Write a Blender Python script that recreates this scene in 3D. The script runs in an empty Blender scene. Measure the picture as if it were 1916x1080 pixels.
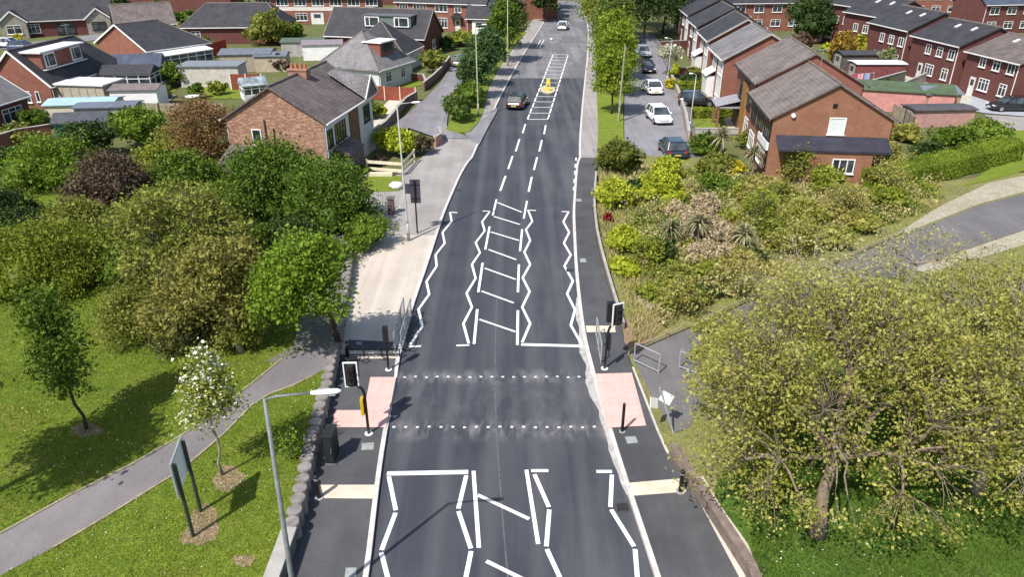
import bpy, math, random
import numpy as np
from mathutils import Vector
D=bpy.data; SC=bpy.context.scene; COL=SC.collection
R=math.radians
# ---------------------------------------------------------------- camera, sky, sun, exposure
CAMH=18.0; FPX=1368.0; TH=math.atan(690/FPX); CT,ST=math.cos(TH),math.sin(TH)
cam=D.objects.new('camera',D.cameras.new('camera')); COL.objects.link(cam)
cam.location=(0,0,CAMH); cam.rotation_euler=(math.pi/2-TH,0,0)
cam.data.sensor_width=36; cam.data.lens=36*FPX/1916; cam.data.clip_end=2000; cam.data.clip_start=.1
SC.camera=cam
SUN_EL=R(52); SDX,SDY=.61,.79
w=D.worlds.new('World'); SC.world=w; w.use_nodes=True
nt=w.node_tree; sky=nt.nodes.new('ShaderNodeTexSky'); sky.sky_type='NISHITA'; sky.sun_disc=False
sky.sun_elevation=SUN_EL; sky.sun_rotation=math.atan2(-SDX,-SDY)%(2*math.pi); sky.air_density=1.2; sky.dust_density=1.5
bg=nt.nodes['Background']; nt.links.new(sky.outputs[0],bg.inputs[0]); bg.inputs[1].default_value=.115
sl=D.lights.new('sun','SUN'); sl.energy=4.7; sl.angle=R(.6); sl.color=(1,.955,.88)
so=D.objects.new('sun',sl); COL.objects.link(so); so.location=(-40,-60,90)
so.rotation_euler=Vector((SDX*math.cos(SUN_EL),SDY*math.cos(SUN_EL),-math.sin(SUN_EL))).to_track_quat('-Z','Y').to_euler()
SC.view_settings.view_transform='Standard'; SC.view_settings.look='None'; SC.view_settings.exposure=0.38; SC.view_settings.gamma=1
SC.render.engine='CYCLES'
# ---------------------------------------------------------------- helpers
def G(px,py,z=0.0):
    "where the line of sight of a photo pixel meets height z (used to survey the place from the photo)"
    u,v=px-958,py-540
    dx=u/FPX; dy=CT-v/FPX*ST; dz=-ST-v/FPX*CT
    t=(CAMH-z)/-dz
    return (dx*t,dy*t)
def dep(y,z): return y*CT+(CAMH-z)*ST
def tag(o,label=None,cat=None,group=None,kind=None):
    if label: o['label']=label
    if cat: o['category']=cat
    if group: o['group']=group
    if kind: o['kind']=kind
    return o
def empty(name,loc,rz=0,label=None,cat=None,group=None):
    o=D.objects.new(name,None); COL.objects.link(o); o.location=loc; o.rotation_euler=(0,0,rz); o.empty_display_size=.3
    return tag(o,label,cat,group)
class MB:
    def __init__(s): s.v=[]; s.f=[]; s.m=[]
    def add(s,vs,fs,mi=0):
        b=len(s.v); s.v+=[tuple(v) for v in vs]; s.f+=[tuple(i+b for i in f) for f in fs]; s.m+=[mi]*len(fs); return s
    def box(s,x0,x1,y0,y1,z0,z1,mi=0):
        return s.add([(x0,y0,z0),(x1,y0,z0),(x1,y1,z0),(x0,y1,z0),(x0,y0,z1),(x1,y0,z1),(x1,y1,z1),(x0,y1,z1)],
          [(3,2,1,0),(4,5,6,7),(0,1,5,4),(1,2,6,5),(2,3,7,6),(3,0,4,7)],mi)
    def bar(s,a,b,w,h,mi=0,up=(0,0,1)):
        a=Vector(a);b=Vector(b);d=(b-a).normalized();u=Vector(up)
        if abs(d.dot(u))>.98: u=Vector((0,1,0))
        sd=d.cross(u).normalized();u=sd.cross(d).normalized()
        vs=[p+sd*(w/2*i)+u*(h/2*j) for p in (a,b) for i,j in ((-1,-1),(1,-1),(1,1),(-1,1))]
        return s.add(vs,[(3,2,1,0),(4,5,6,7),(0,1,5,4),(1,2,6,5),(2,3,7,6),(3,0,4,7)],mi)
    def tube(s,pts,rads,n=8,mi=0,cap=True):
        pts=[Vector(p) for p in pts]
        if not hasattr(rads,'__len__'): rads=[rads]*len(pts)
        b=len(s.v); ref=Vector((1,0,0))
        for i,p in enumerate(pts):
            d=(pts[min(i+1,len(pts)-1)]-pts[max(i-1,0)]).normalized()
            if abs(d.dot(ref))>.95: ref=Vector((0,1,0))
            a=d.cross(ref).normalized(); c=d.cross(a).normalized(); ref=c.cross(d) if False else ref
            for k in range(n):
                t=2*math.pi*k/n; s.v.append(tuple(p+(a*math.cos(t)+c*math.sin(t))*rads[i]))
        for i in range(len(pts)-1):
            for k in range(n):
                k2=(k+1)%n; s.f.append((b+i*n+k,b+i*n+k2,b+(i+1)*n+k2,b+(i+1)*n+k)); s.m.append(mi)
        if cap:
            s.f.append(tuple(b+k for k in range(n))[::-1]); s.m.append(mi)
            s.f.append(tuple(b+(len(pts)-1)*n+k for k in range(n))); s.m.append(mi)
        return s
    def prism(s,poly,z0,z1,mi=0):
        n=len(poly); ar=sum(poly[i][0]*poly[(i+1)%n][1]-poly[(i+1)%n][0]*poly[i][1] for i in range(n))
        if ar<0: poly=poly[::-1]
        vs=[(x,y,z0) for x,y in poly]+[(x,y,z1) for x,y in poly]
        return s.add(vs,[tuple(range(n))[::-1],tuple(range(n,2*n))]+[(i,(i+1)%n,n+(i+1)%n,n+i) for i in range(n)],mi)
    def sheet(s,poly,z,mi=0):
        n=len(poly); ar=sum(poly[i][0]*poly[(i+1)%n][1]-poly[(i+1)%n][0]*poly[i][1] for i in range(n))
        if ar<0: poly=poly[::-1]
        return s.add([(x,y,z) for x,y in poly],[tuple(range(n))],mi)
    def line(s,a,b,w,z,mi=0):
        a=np.array(a[:2]);b=np.array(b[:2]);d=(b-a)/np.linalg.norm(b-a);n=np.array([-d[1],d[0]])*w/2
        return s.sheet([tuple(a-n),tuple(b-n),tuple(b+n),tuple(a+n)],z,mi)
    def build(s,name,mats,parent=None,smooth=False,loc=None,bevel=0):
        me=D.meshes.new(name); me.from_pydata(s.v,[],s.f)
        if not isinstance(mats,(list,tuple)): mats=[mats]
        for m in mats: me.materials.append(m)
        me.polygons.foreach_set('material_index',s.m)
        if smooth: me.polygons.foreach_set('use_smooth',[True]*len(s.f))
        uv=me.uv_layers.new(name='uv'); co=np.array(s.v)
        data=np.zeros((len(me.loops),2)); k=0
        for p in me.polygons:
            n=np.array(p.normal); 
            if abs(n[2])>.97: t=np.array([1,0,0.]); b=np.array([0,1,0.])
            else:
                t=np.cross([0,0,1],n); t/=np.linalg.norm(t)+1e-9; b=np.cross(n,t)
            c=co[list(p.vertices)]; k=p.loop_start
            data[k:k+len(c),0]=c@t; data[k:k+len(c),1]=c@b
        uv.data.foreach_set('uv',data.ravel())
        o=D.objects.new(name,me); COL.objects.link(o)
        if parent: o.parent=parent
        if loc: o.location=loc
        if bevel:
            bm=o.modifiers.new('bevel','BEVEL'); bm.width=bevel; bm.segments=2; bm.limit_method='ANGLE'
        return o
def struct(name,mb,m,label,cat=None,**k):
    return tag(mb.build(name,m,**k),label,cat or name.replace('_',' '),kind='structure')
def copy_tree(o,parent=None):
    c=o.copy(); COL.objects.link(c)
    if parent: c.parent=parent
    for ch in [x for x in o.children]: copy_tree(ch,c)
    return c
# ---------------------------------------------------------------- materials
_m={}
def base_mat(name,rough=.8,spec=.3,metal=0):
    m=D.materials.new(name); m.use_nodes=True; n=m.node_tree.nodes; p=n['Principled BSDF']
    p.inputs['Roughness'].default_value=rough; p.inputs['Specular IOR Level'].default_value=spec; p.inputs['Metallic'].default_value=metal
    return m,n,m.node_tree.links,p
def c4(c): return (c[0],c[1],c[2],1)
def mix(n,l,f,a,b,mode='MIX'):
    x=n.new('ShaderNodeMix'); x.data_type='RGBA'; x.blend_type=mode
    for s,v in ((0,f),(6,a),(7,b)):
        if hasattr(v,'links'): l.new(v,x.inputs[s])
        elif s==0: x.inputs[0].default_value=v
        else: x.inputs[s].default_value=c4(v)
    return x.outputs[2]
def noise(n,l,vec,scale,detail=4,rough=.55,dist=0):
    t=n.new('ShaderNodeTexNoise'); t.inputs['Scale'].default_value=scale; t.inputs['Detail'].default_value=detail; t.inputs['Roughness'].default_value=rough; t.inputs['Distortion'].default_value=dist
    if vec is not None: l.new(vec,t.inputs['Vector'])
    return t.outputs[0]
def ramp(n,l,f,stops):
    r=n.new('ShaderNodeValToRGB'); e=r.color_ramp.elements
    while len(e)<len(stops): e.new(.5)
    for x,(p,c) in zip(e,stops): x.position=p; x.color=c4(c if hasattr(c,'__len__') else (c,c,c))
    l.new(f,r.inputs[0]); return r.outputs[0]
def coord(n,kind='Object'):
    t=n.new('ShaderNodeTexCoord'); return t.outputs[kind]
def world_pos(n): return n.new('ShaderNodeNewGeometry').outputs['Position']
def mapping(n,l,v,scale=(1,1,1),loc=(0,0,0),rot=(0,0,0)):
    m=n.new('ShaderNodeMapping'); l.new(v,m.inputs[0]); m.inputs['Scale'].default_value=scale; m.inputs['Location'].default_value=loc; m.inputs['Rotation'].default_value=rot
    return m.outputs[0]
def bump(n,l,p,h,s=.3,d=.02):
    b=n.new('ShaderNodeBump'); b.inputs['Strength'].default_value=s; b.inputs['Distance'].default_value=d; l.new(h,b.inputs['Height']); l.new(b.outputs[0],p.inputs['Normal'])
def plain(name,c,rough=.6,var=.25,scale=2.,metal=0,spec=.4,bmp=.1):
    if name in _m: return _m[name]
    m,n,l,p=base_mat(name,rough,spec,metal)
    pos=world_pos(n); a=noise(n,l,pos,scale,5); b=noise(n,l,pos,scale*12,3)
    d=tuple(x*(1-var) for x in c); e=tuple(min(1,x*(1+var*.6)) for x in c)
    col=mix(n,l,ramp(n,l,a,[(.3,0.),(.7,1.)]),d,e)
    col=mix(n,l,var*.5,col,b,'OVERLAY')
    l.new(col,p.inputs['Base Color'])
    if bmp: bump(n,l,p,b,bmp,.01)
    _m[name]=m; return m
def asphalt(name,c,light,streak=.3,dust=None,patch=None):
    m,n,l,p=base_mat(name,.82,.35)
    pos=world_pos(n)
    fine=noise(n,l,pos,35,3,.7); big=noise(n,l,pos,.35,5,.6)
    st=noise(n,l,mapping(n,l,pos,(1.6,.05,1)),1.1,3,.5)
    col=mix(n,l,ramp(n,l,big,[(.35,0.),(.7,1.)]),c,light)
    col=mix(n,l,ramp(n,l,st,[(.45,0.),(.68,streak)]),col,tuple(x*1.7 for x in light))
    if patch:
        pt=noise(n,l,mapping(n,l,pos,(.5,.12,1)),.6,2,.4)
        col=mix(n,l,ramp(n,l,pt,[(.5,0.),(.52,patch)]),col,tuple(x*.7 for x in c))
    col=mix(n,l,.6,col,ramp(n,l,fine,[(.2,.15),(.8,.85)]),'OVERLAY')
    if dust:
        sx=n.new('ShaderNodeSeparateXYZ'); l.new(pos,sx.inputs[0])
        acc=None
        for y0,wd,k in dust:
            mp=n.new('ShaderNodeMapRange'); mp.interpolation_type='SMOOTHSTEP'
            ab=n.new('ShaderNodeMath'); ab.operation='SUBTRACT'; l.new(sx.outputs[1],ab.inputs[0]); ab.inputs[1].default_value=y0
            a2=n.new('ShaderNodeMath'); a2.operation='ABSOLUTE'; l.new(ab.outputs[0],a2.inputs[0]); l.new(a2.outputs[0],mp.inputs[0])
            mp.inputs[1].default_value=0; mp.inputs[2].default_value=wd; mp.inputs[3].default_value=k; mp.inputs[4].default_value=0
            if acc is None: acc=mp.outputs[0]
            else:
                ad=n.new('ShaderNodeMath'); ad.operation='MAXIMUM'; l.new(acc,ad.inputs[0]); l.new(mp.outputs[0],ad.inputs[1]); acc=ad.outputs[0]
        dn=noise(n,l,mapping(n,l,pos,(1.5,.55,1)),1.3,7,.7,.25)
        gen=noise(n,l,mapping(n,l,pos,(.9,.12,1),(4,9,0)),.8,5,.6); sxx=n.new('ShaderNodeMapRange'); l.new(sx.outputs[0],sxx.inputs[0]); sxx.inputs[1].default_value=-3; sxx.inputs[2].default_value=6; sxx.inputs[3].default_value=.05; sxx.inputs[4].default_value=.6
        gm_=n.new('ShaderNodeMath'); gm_.operation='MULTIPLY'; l.new(ramp(n,l,gen,[(.42,0.),(.75,1.)]),gm_.inputs[0]); l.new(sxx.outputs[0],gm_.inputs[1]); col=mix(n,l,gm_.outputs[0],col,(.17,.165,.17))
        tw=n.new('ShaderNodeTexWave'); tw.wave_type='BANDS'; tw.bands_direction='X'; tw.inputs['Scale'].default_value=.19; tw.inputs['Distortion'].default_value=1.2; tw.inputs['Detail'].default_value=3; tw.inputs['Detail Scale'].default_value=.4; l.new(mapping(n,l,pos,(1,.12,1)),tw.inputs[0]); col=mix(n,l,ramp(n,l,tw.outputs[0],[(.6,0.),(1.,.22)]),col,(.14,.14,.145))
        dr=ramp(n,l,dn,[(.44,0.),(.78,1.)])
        mu=n.new('ShaderNodeMath'); mu.operation='MULTIPLY'; l.new(acc,mu.inputs[0]); l.new(dr,mu.inputs[1])
        col=mix(n,l,mu.outputs[0],col,(.30,.29,.29))
    l.new(col,p.inputs['Base Color']); bump(n,l,p,fine,.35,.01)
    return m
def brick(name,c1,c2,mortar=(.35,.32,.29),var=.5,patchy=None):
    if name in _m: return _m[name]
    m,n,l,p=base_mat(name,.9,.2)
    uv=n.new('ShaderNodeUVMap').outputs[0]
    b=n.new('ShaderNodeTexBrick'); l.new(uv,b.inputs['Vector']); b.inputs['Color1'].default_value=c4(c1); b.inputs['Color2'].default_value=c4(c2); b.inputs['Mortar'].default_value=c4(mortar)
    b.inputs['Scale'].default_value=1; b.inputs['Brick Width'].default_value=.225; b.inputs['Row Height'].default_value=.075; b.inputs['Mortar Size'].default_value=.007; b.inputs['Bias'].default_value=0
    pos=world_pos(n); a=noise(n,l,pos,1.1,5,.6)
    col=mix(n,l,ramp(n,l,a,[(.3,0.),(.7,var)]),b.outputs[0],tuple(x*.62 for x in c1))
    if patchy:
        vv=n.new('ShaderNodeTexVoronoi'); l.new(mapping(n,l,uv,(4.4,12,1)),vv.inputs['Vector']); vv.inputs['Scale'].default_value=1.0
        col=mix(n,l,ramp(n,l,vv.outputs['Color'],[(.55,0.),(.8,.8)]),col,patchy)
    l.new(col,p.inputs['Base Color']); _m[name]=m; return m
def tiles(name,c,c2,row=.3,moss=.0,plainflat=False):
    if name in _m: return _m[name]
    m,n,l,p=base_mat(name,.75,.35)
    uv=n.new('ShaderNodeUVMap').outputs[0]
    b=n.new('ShaderNodeTexBrick'); l.new(uv,b.inputs['Vector']); b.inputs['Color1'].default_value=c4(c); b.inputs['Color2'].default_value=c4(c2); b.inputs['Mortar'].default_value=c4(tuple(x*.45 for x in c))
    b.inputs['Scale'].default_value=1; b.inputs['Brick Width'].default_value=.3; b.inputs['Row Height'].default_value=row; b.inputs['Mortar Size'].default_value=.025; b.inputs['Mortar Smooth'].default_value=.3
    pos=world_pos(n); a=noise(n,l,pos,.7,6,.65); st=noise(n,l,mapping(n,l,uv,(2.2,.35,1)),1.5,4)
    col=mix(n,l,ramp(n,l,a,[(.35,0.),(.75,.6)]),b.outputs[0],tuple(x*1.8 for x in c2))
    col=mix(n,l,ramp(n,l,st,[(.5,0.),(.75,.5)]),col,tuple(x*.55 for x in c))
    if moss: col=mix(n,l,ramp(n,l,noise(n,l,pos,2.5,5,.7),[(.55,0.),(.75,moss)]),col,(.12,.11,.05))
    l.new(col,p.inputs['Base Color']); bump(n,l,p,b.outputs['Fac'],-.5,.03); _m[name]=m; return m
def grass_mat(name,cs,dry=(.19,.15,.05),drya=.5,soil=0.):
    m,n,l,p=base_mat(name,.95,.15)
    pos=world_pos(n); a=noise(n,l,pos,.22,5,.6); b=noise(n,l,pos,1.7,6,.7); f=noise(n,l,pos,14,4,.75); d=noise(n,l,mapping(n,l,pos,(1,1,1),(7,3,0)),.55,6,.72,.4)
    col=mix(n,l,ramp(n,l,a,[(.35,0.),(.65,1.)]),cs[0],cs[1])
    col=mix(n,l,ramp(n,l,b,[(.4,0.),(.65,.8)]),col,cs[2])
    col=mix(n,l,ramp(n,l,d,[(.53,0.),(.72,drya)]),col,dry)
    if soil: col=mix(n,l,ramp(n,l,noise(n,l,mapping(n,l,pos,(1,1,1),(31,3,0)),.35,5,.6),[(.5,0.),(.6,soil)]),col,(.16,.12,.085))
    col=mix(n,l,.8,col,ramp(n,l,f,[(.3,.1),(.7,.9)]),'OVERLAY')
    l.new(col,p.inputs['Base Color']); bump(n,l,p,f,.8,.05); return m
def leaf_mat(name,stops,trans=.25,rough=.6):
    if name in _m: return _m[name]
    m,n,l,p=base_mat(name,rough,.25)
    at=n.new('ShaderNodeAttribute'); at.attribute_name='var'
    k=len(stops); col=ramp(n,l,at.outputs['Fac'],[(i/(k-1),c) for i,c in enumerate(stops)])
    l.new(col,p.inputs['Base Color'])
    tr=n.new('ShaderNodeBsdfTranslucent'); l.new(col,tr.inputs[0]); mx=n.new('ShaderNodeMixShader'); mx.inputs[0].default_value=trans
    l.new(p.outputs[0],mx.inputs[1]); l.new(tr.outputs[0],mx.inputs[2]); l.new(mx.outputs[0],n['Material Output'].inputs[0])
    _m[name]=m; return m
def glassy(name,c=(.02,.025,.03),rough=.08):
    if name in _m: return _m[name]
    m,n,l,p=base_mat(name,rough,.8)
    a=noise(n,l,world_pos(n),.9,3); l.new(mix(n,l,ramp(n,l,a,[(.4,0.),(.7,.7)]),c,tuple(x*4+.03 for x in c)),p.inputs['Base Color']); _m[name]=m; return m
def paint(name,c,rough=.25):
    if name in _m: return _m[name]
    m,n,l,p=base_mat(name,rough,.5); p.inputs['Coat Weight'].default_value=.6; p.inputs['Coat Roughness'].default_value=.08
    a=noise(n,l,world_pos(n),3,4); l.new(mix(n,l,ramp(n,l,a,[(.4,0.),(.8,.35)]),c,tuple(x*.8+.02 for x in c)),p.inputs['Base Color']); _m[name]=m; return m
WHITE=plain('white_upvc',(.78,.78,.77),.45,.1,1.5); GLASS=glassy('window_glass'); 
BRK=brick('red_brick',(.235,.075,.05),(.28,.10,.065),(.25,.2,.17)); BRKD=brick('dark_red_brick',(.125,.038,.034),(.16,.05,.042),(.15,.11,.10),.4)
BRKO=brick('orange_brick',(.30,.135,.08),(.24,.095,.06),(.32,.22,.16),.6); BRKP=brick('patchy_brick',(.25,.115,.08),(.34,.17,.115),(.34,.27,.22),.5,(.46,.30,.20))
TIL=tiles('dark_grey_tiles',(.030,.030,.036),(.042,.041,.047)); TILB=tiles('brown_tiles',(.10,.078,.07),(.14,.11,.098),.33,.5); TILG=tiles('grey_tiles',(.13,.125,.135),(.17,.16,.165),.33,.25)
TILP=tiles('purple_grey_tiles',(.095,.075,.075),(.14,.115,.11),.3,.35)
REND=plain('white_render',(.62,.62,.61),.9,.15,1.2); CONC=plain('concrete',(.36,.345,.32),.9,.25,1.5,bmp=.3); CONCD=plain('dark_concrete',(.15,.145,.14),.95,.35,3,bmp=.4)
BLACK=plain('black_metal',(.012,.012,.014),.4,.2,3); GALV=plain('galvanised_steel',(.42,.44,.45),.45,.2,4,metal=.4); GREYP=plain('grey_column_paint',(.17,.185,.19),.5,.3,3)
RUB=plain('rubber',(.015,.015,.016),.8,.2,5); WOOD=plain('timber',(.17,.10,.055),.85,.35,3); WOODR=plain('red_timber',(.22,.055,.03),.85,.3,3); WOODG=plain('weathered_timber',(.30,.25,.19),.9,.3,3)
CHR=plain('alloy',(.5,.5,.5),.3,.1,3,metal=.8); FELT=plain('roofing_felt',(.12,.12,.13),.9,.3,1.5); FELTL=plain('pale_roof_sheet',(.66,.66,.68),.6,.12,1)
def _mk():
    m,n,l,p=base_mat('road_paint',.65,.3); pos=world_pos(n); a=noise(n,l,pos,3.2,8,.75); b=noise(n,l,pos,40,3,.7)
    col=mix(n,l,ramp(n,l,a,[(.56,0.),(.74,.75)]),(.80,.80,.79),(.36,.36,.37)); col=mix(n,l,.35,col,ramp(n,l,b,[(.2,.3),(.8,.7)]),'OVERLAY'); l.new(col,p.inputs['Base Color']); return m
MARK=_mk()
STUD=plain('stud_metal',(.62,.62,.60),.5,.3,9)
BARK=plain('bark',(.13,.10,.075),.95,.35,6,bmp=.5); BARKL=plain('pale_bark',(.27,.23,.18),.95,.3,6,bmp=.5); BARKD=plain('dark_bark',(.06,.045,.035),.95,.3,6,bmp=.5)
# ---------------------------------------------------------------- ground, roads, pavements
KL=[(690,1100),(700,1000),(713,885),(728,790),(744,705),(751,650),(774,575),(800,500),(832,400),(862,330),(897,270),(928,200),(956,145),(982,100),(1014,50),(1030,22),(1034,0)]
KR=[(1232,1100),(1198,1000),(1160,885),(1132,790),(1108,705),(1092,650),(1082,575),(1075,500),(1071,400),(1076,330),(1083,270),(1088,200),(1094,145),(1099,100),(1100,50),(1090,22),(1080,0)]
kl=np.array([G(*p) for p in KL]); kr=np.array([G(*p) for p in KR])
kl=np.vstack([[-4.2,2],kl]); kr=np.vstack([[4.9,2],kr]); 
YS=np.concatenate([np.arange(4,60,1.),np.arange(60,200,4.)])
def sm(a):
    v=np.interp(YS,a[:,1],a[:,0]); 
    for _ in range(3): v[1:-1]=(v[:-2]+2*v[1:-1]+v[2:])/4
    return v
XL,XR=sm(kl),sm(kr)
XLf=lambda y: float(np.interp(y,YS,XL)); XRf=lambda y: float(np.interp(y,YS,XR))
grassy=grass_mat('lawn_grass',[(.125,.18,.018),(.175,.225,.026),(.08,.13,.012)],(.26,.21,.06),drya=.5)
rough=grass_mat('garden_ground',[(.11,.135,.04),(.075,.10,.03),(.15,.15,.06)],(.22,.18,.09),.5,.35)
scrub=grass_mat('scrub_ground',[(.20,.20,.06),(.15,.18,.04),(.23,.21,.09)],(.30,.24,.16),.6,.3)
vergem=grass_mat('verge_grass',[(.15,.20,.025),(.19,.235,.03),(.12,.165,.02)],(.26,.24,.07),.3)
m=MB(); m.sheet([(-400,-60),(400,-60),(400,520),(-400,520)],-.03); struct('ground',m,rough,'mixed green and brown garden ground under the whole neighbourhood','ground')
def strip(name,xa,xb,ys,z,mt,label,cat='road',th=0):
    m=MB(); n=len(ys); vs=[(xa(y),y,z) for y in ys]+[(xb(y),y,z) for y in ys]
    m.add(vs,[(i,n+i,n+i+1,i+1) for i in range(n-1)])
    if th:
        b=len(m.v); m.add([(xa(y),y,z) for y in ys]+[(xa(y),y,z-th) for y in ys]+[(xb(y),y,z) for y in ys]+[(xb(y),y,z-th) for y in ys],
          [f for i in range(n-1) for f in ((i,i+1,n+i+1,n+i),(2*n+i,3*n+i,3*n+i+1,2*n+i+1))])
    return struct(name,m,mt,label,cat)
asph_new=asphalt('new_asphalt',(.036,.039,.052),(.053,.056,.069),.22,[(27.0,.9,.85),(23.3,1.0,.85),(25.2,3.2,.2)])
asph_old=asphalt('worn_asphalt',(.14,.14,.15),(.20,.195,.205),.3,None,.5)
asph_side=asphalt('side_road_asphalt',(.17,.165,.18),(.24,.23,.245),.15)
asph_pav=asphalt('pavement_asphalt',(.055,.056,.062),(.095,.095,.10),.1)
asph_path=asphalt('path_asphalt',(.15,.135,.14),(.21,.19,.195),.1)
pave_pale=asphalt('pale_paving',(.43,.375,.32),(.54,.48,.42),.2); pave_mid=asphalt('grey_paving',(.24,.22,.21),(.33,.30,.285),.2)
YN=G(950,146)[1]
strip('road',XLf,XRf,[y for y in YS if y<YN]+[YN],0.0,asph_new,'newly laid dark asphalt road with crossing and zig zags')
strip('worn_road',XLf,XRf,[YN]+[y for y in YS if y>YN],0.002,asph_old,'older grey worn asphalt of the same road farther on')
def P_(pts,z=0): return [G(x,y,z) for x,y in pts]
# pavements (real 0.12 m step up from the road)
PZ=.12
wallx=[(2,-7.0),(15.4,-7.0),(18,-7.02),(22,-7.45),(26,-7.75),(30,-8.2),(37,-9.1),(41,-9.9),(44,-10.6)]
WX=lambda y: float(np.interp(y,[a for a,_ in wallx],[b for _,b in wallx]))
KW=.17
YSa=[y for y in YS if y<28.6]; 
strip('pavement',lambda y:WX(y)-.35,lambda y:XLf(y)-KW,YSa+[28.7],PZ,asph_pav,'dark new asphalt pavement on the left of the crossing','pavement',.2)
outL=[(28.7,WX(28.7)-.35),(41,-10.1),(44,-10.6),(47,-10.8),(52,-10.0),(55.9,-8.9),(60,-7.6),(66,-6.6)]
YSb=[28.7]+[y for y in YS if 28.7<y<66]+[66]
oL=lambda y:float(np.interp(y,[a for a,_ in outL],[b for _,b in outL]))
strip('pavement',oL,lambda y:XLf(y)-KW,[y for y in YSb if y<=43],PZ-.004,pave_pale,'wide pale beige concrete pavement along the left kerb','pavement',.2)
strip('pavement',oL,lambda y:XLf(y)-KW,[y for y in YSb if y>=43],PZ-.004,asphalt('pinkish_paving',(.24,.225,.215),(.33,.305,.29),.2),'pinkish grey pavement between beige paving and side road','pavement',.2)
rgo=[(2,7.6),(16,7.1),(19.5,6.35),(22,5.75),(25,5.55),(28,5.35),(31,5.35),(36,5.25),(42,5.25),(48,5.6),(56,6.6),(60,7.4)]
RG=lambda y: float(np.interp(y,[a for a,_ in rgo],[b for _,b in rgo]))
strip('pavement',lambda y:XRf(y)+KW,RG,[y for y in YS if y<=60],PZ,asph_pav,'dark asphalt pavement on the right of the road','pavement',.2)
rg2=[(60,7.5),(64,7.9),(80,9.6),(100,11.6),(120,13.6),(170,18)]
strip('pavement',lambda y:XRf(y)+KW,lambda y:float(np.interp(y,[a for a,_ in rg2],[b for _,b in rg2])),[y for y in YS if 60<=y<170],PZ-.004,pave_mid,'pale grey pavement beside the grass verge on the right','pavement',.2)
strip('pavement',lambda y:XLf(y)-2.6,lambda y:XLf(y)-KW,[y for y in YS if 70<=y<190],PZ-.004,pave_mid,'narrow grey pavement beyond the side road junction on the left','pavement',.2)
# kerbs
for nm,X,sg in (('left',XLf,-1),('right',XRf,1)):
    m=MB(); ys=[y for y in YS if y<190]
    kz=lambda y: PZ+.012 if not(23.0<y<27.4) else .045
    n=len(ys); a=[(X(y),y,-.02) for y in ys]+[(X(y),y,kz(y)) for y in ys]+[(X(y)+sg*KW,y,kz(y)) for y in ys]+[(X(y)+sg*KW,y,-.02) for y in ys]
    m.add(a,[f for i in range(n-1) for f in ((i,i+1,n+i+1,n+i),(n+i,n+i+1,2*n+i+1,2*n+i),(2*n+i,2*n+i+1,3*n+i+1,3*n+i))])
    struct('kerb',m,plain('kerb_concrete',(.56,.53,.51),.85,.2,3,bmp=.2),f'pale concrete kerb along the {nm} edge of the road','kerb')
rr=random.Random(7); m=MB(); ys=[19.6+.35*k for k in range(44)]; n=len(ys); wv=[.10+.22*abs(math.sin(y*.9)*math.sin(y*.37+1))+rr.uniform(0,.07) for y in ys]
m.add([(XRf(y)-q*min(1,(y-19.4)/2,(35.2-y)/3),y,.003) for y,q in zip(ys,wv)]+[(XRf(y)+.01,y,.003) for y in ys],[(i,n+i,n+i+1,i+1) for i in range(n-1)]); struct('kerb_haunch',m,plain('haunch_concrete',(.40,.385,.38),.9,.3,3),'ragged pale concrete smear along the foot of the right kerb','concrete')
# junction channel (dropped) of the left side road
m=MB(); m.sheet(P_([(897,270),(880,262),(862,240),(855,214),(905,222),(928,200),(931,206),(912,240)],.13),.136); struct('road',m,asph_side,'pale mouth of the side road joining the main road','road')
# side roads
m=MB(); m.sheet(P_([(822,262),(765,242),(800,204),(828,166),(846,128),(850,104),(884,104),(872,130),(860,170),(838,215),(836,240),(880,262)]),.16); struct('side_road',m,asph_side,'light grey service road in front of the left houses','road')
m=MB(); m.sheet(P_([(722,262),(765,242),(800,204),(828,166),(846,128),(843,126),(822,160),(790,192),(755,222),(712,250)]),.166)
struct('side_pavement',m,asphalt('mauve_paving',(.17,.15,.165),(.22,.20,.215),.1),'mauve grey footway beside the left service road','pavement')
m=MB(); m.sheet(P_([(1165,318),(1168,262),(1168,200),(1170,150),(1178,110),(1182,80),(1184,62),(1214,62),(1226,80),(1240,112),(1256,150),(1274,205),(1286,262),(1292,318)]),.02); struct('side_road',m,asph_side,'grey service road with parked cars behind the right verge','road')
m=MB(); m.sheet(P_([(1214,62),(1226,80),(1240,112),(1256,150),(1274,205),(1286,262),(1292,318),(1322,318),(1306,262),(1290,205),(1268,150),(1250,112),(1236,80),(1222,62)]),.08); struct('side_pavement',m,asphalt('dark_mauve_paving',(.12,.11,.12),(.17,.155,.165),.1),'dark footway in front of the right terrace','pavement')
# right verge
m=MB(); m.prism(P_([(1117,300),(1119,240),(1117,180),(1115,140),(1116,95),(1118,60),(1178,60),(1172,110),(1168,150),(1166,200),(1167,262),(1166,300)],.1),-.02,.15); struct('grass_verge',m,vergem,'bright green strip of grass between road and service road','grass verge')
m=MB(); m.prism(P_([(834,243),(846,222),(862,190),(872,140),(880,105),(905,60),(985,60),(960,90),(938,120),(915,160),(905,205),(896,228),(880,247),(856,250)],.1),-.02,.2); struct('grass_verge',m,vergem,'grass verge under the hedge between side road and main road','grass verge')
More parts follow.
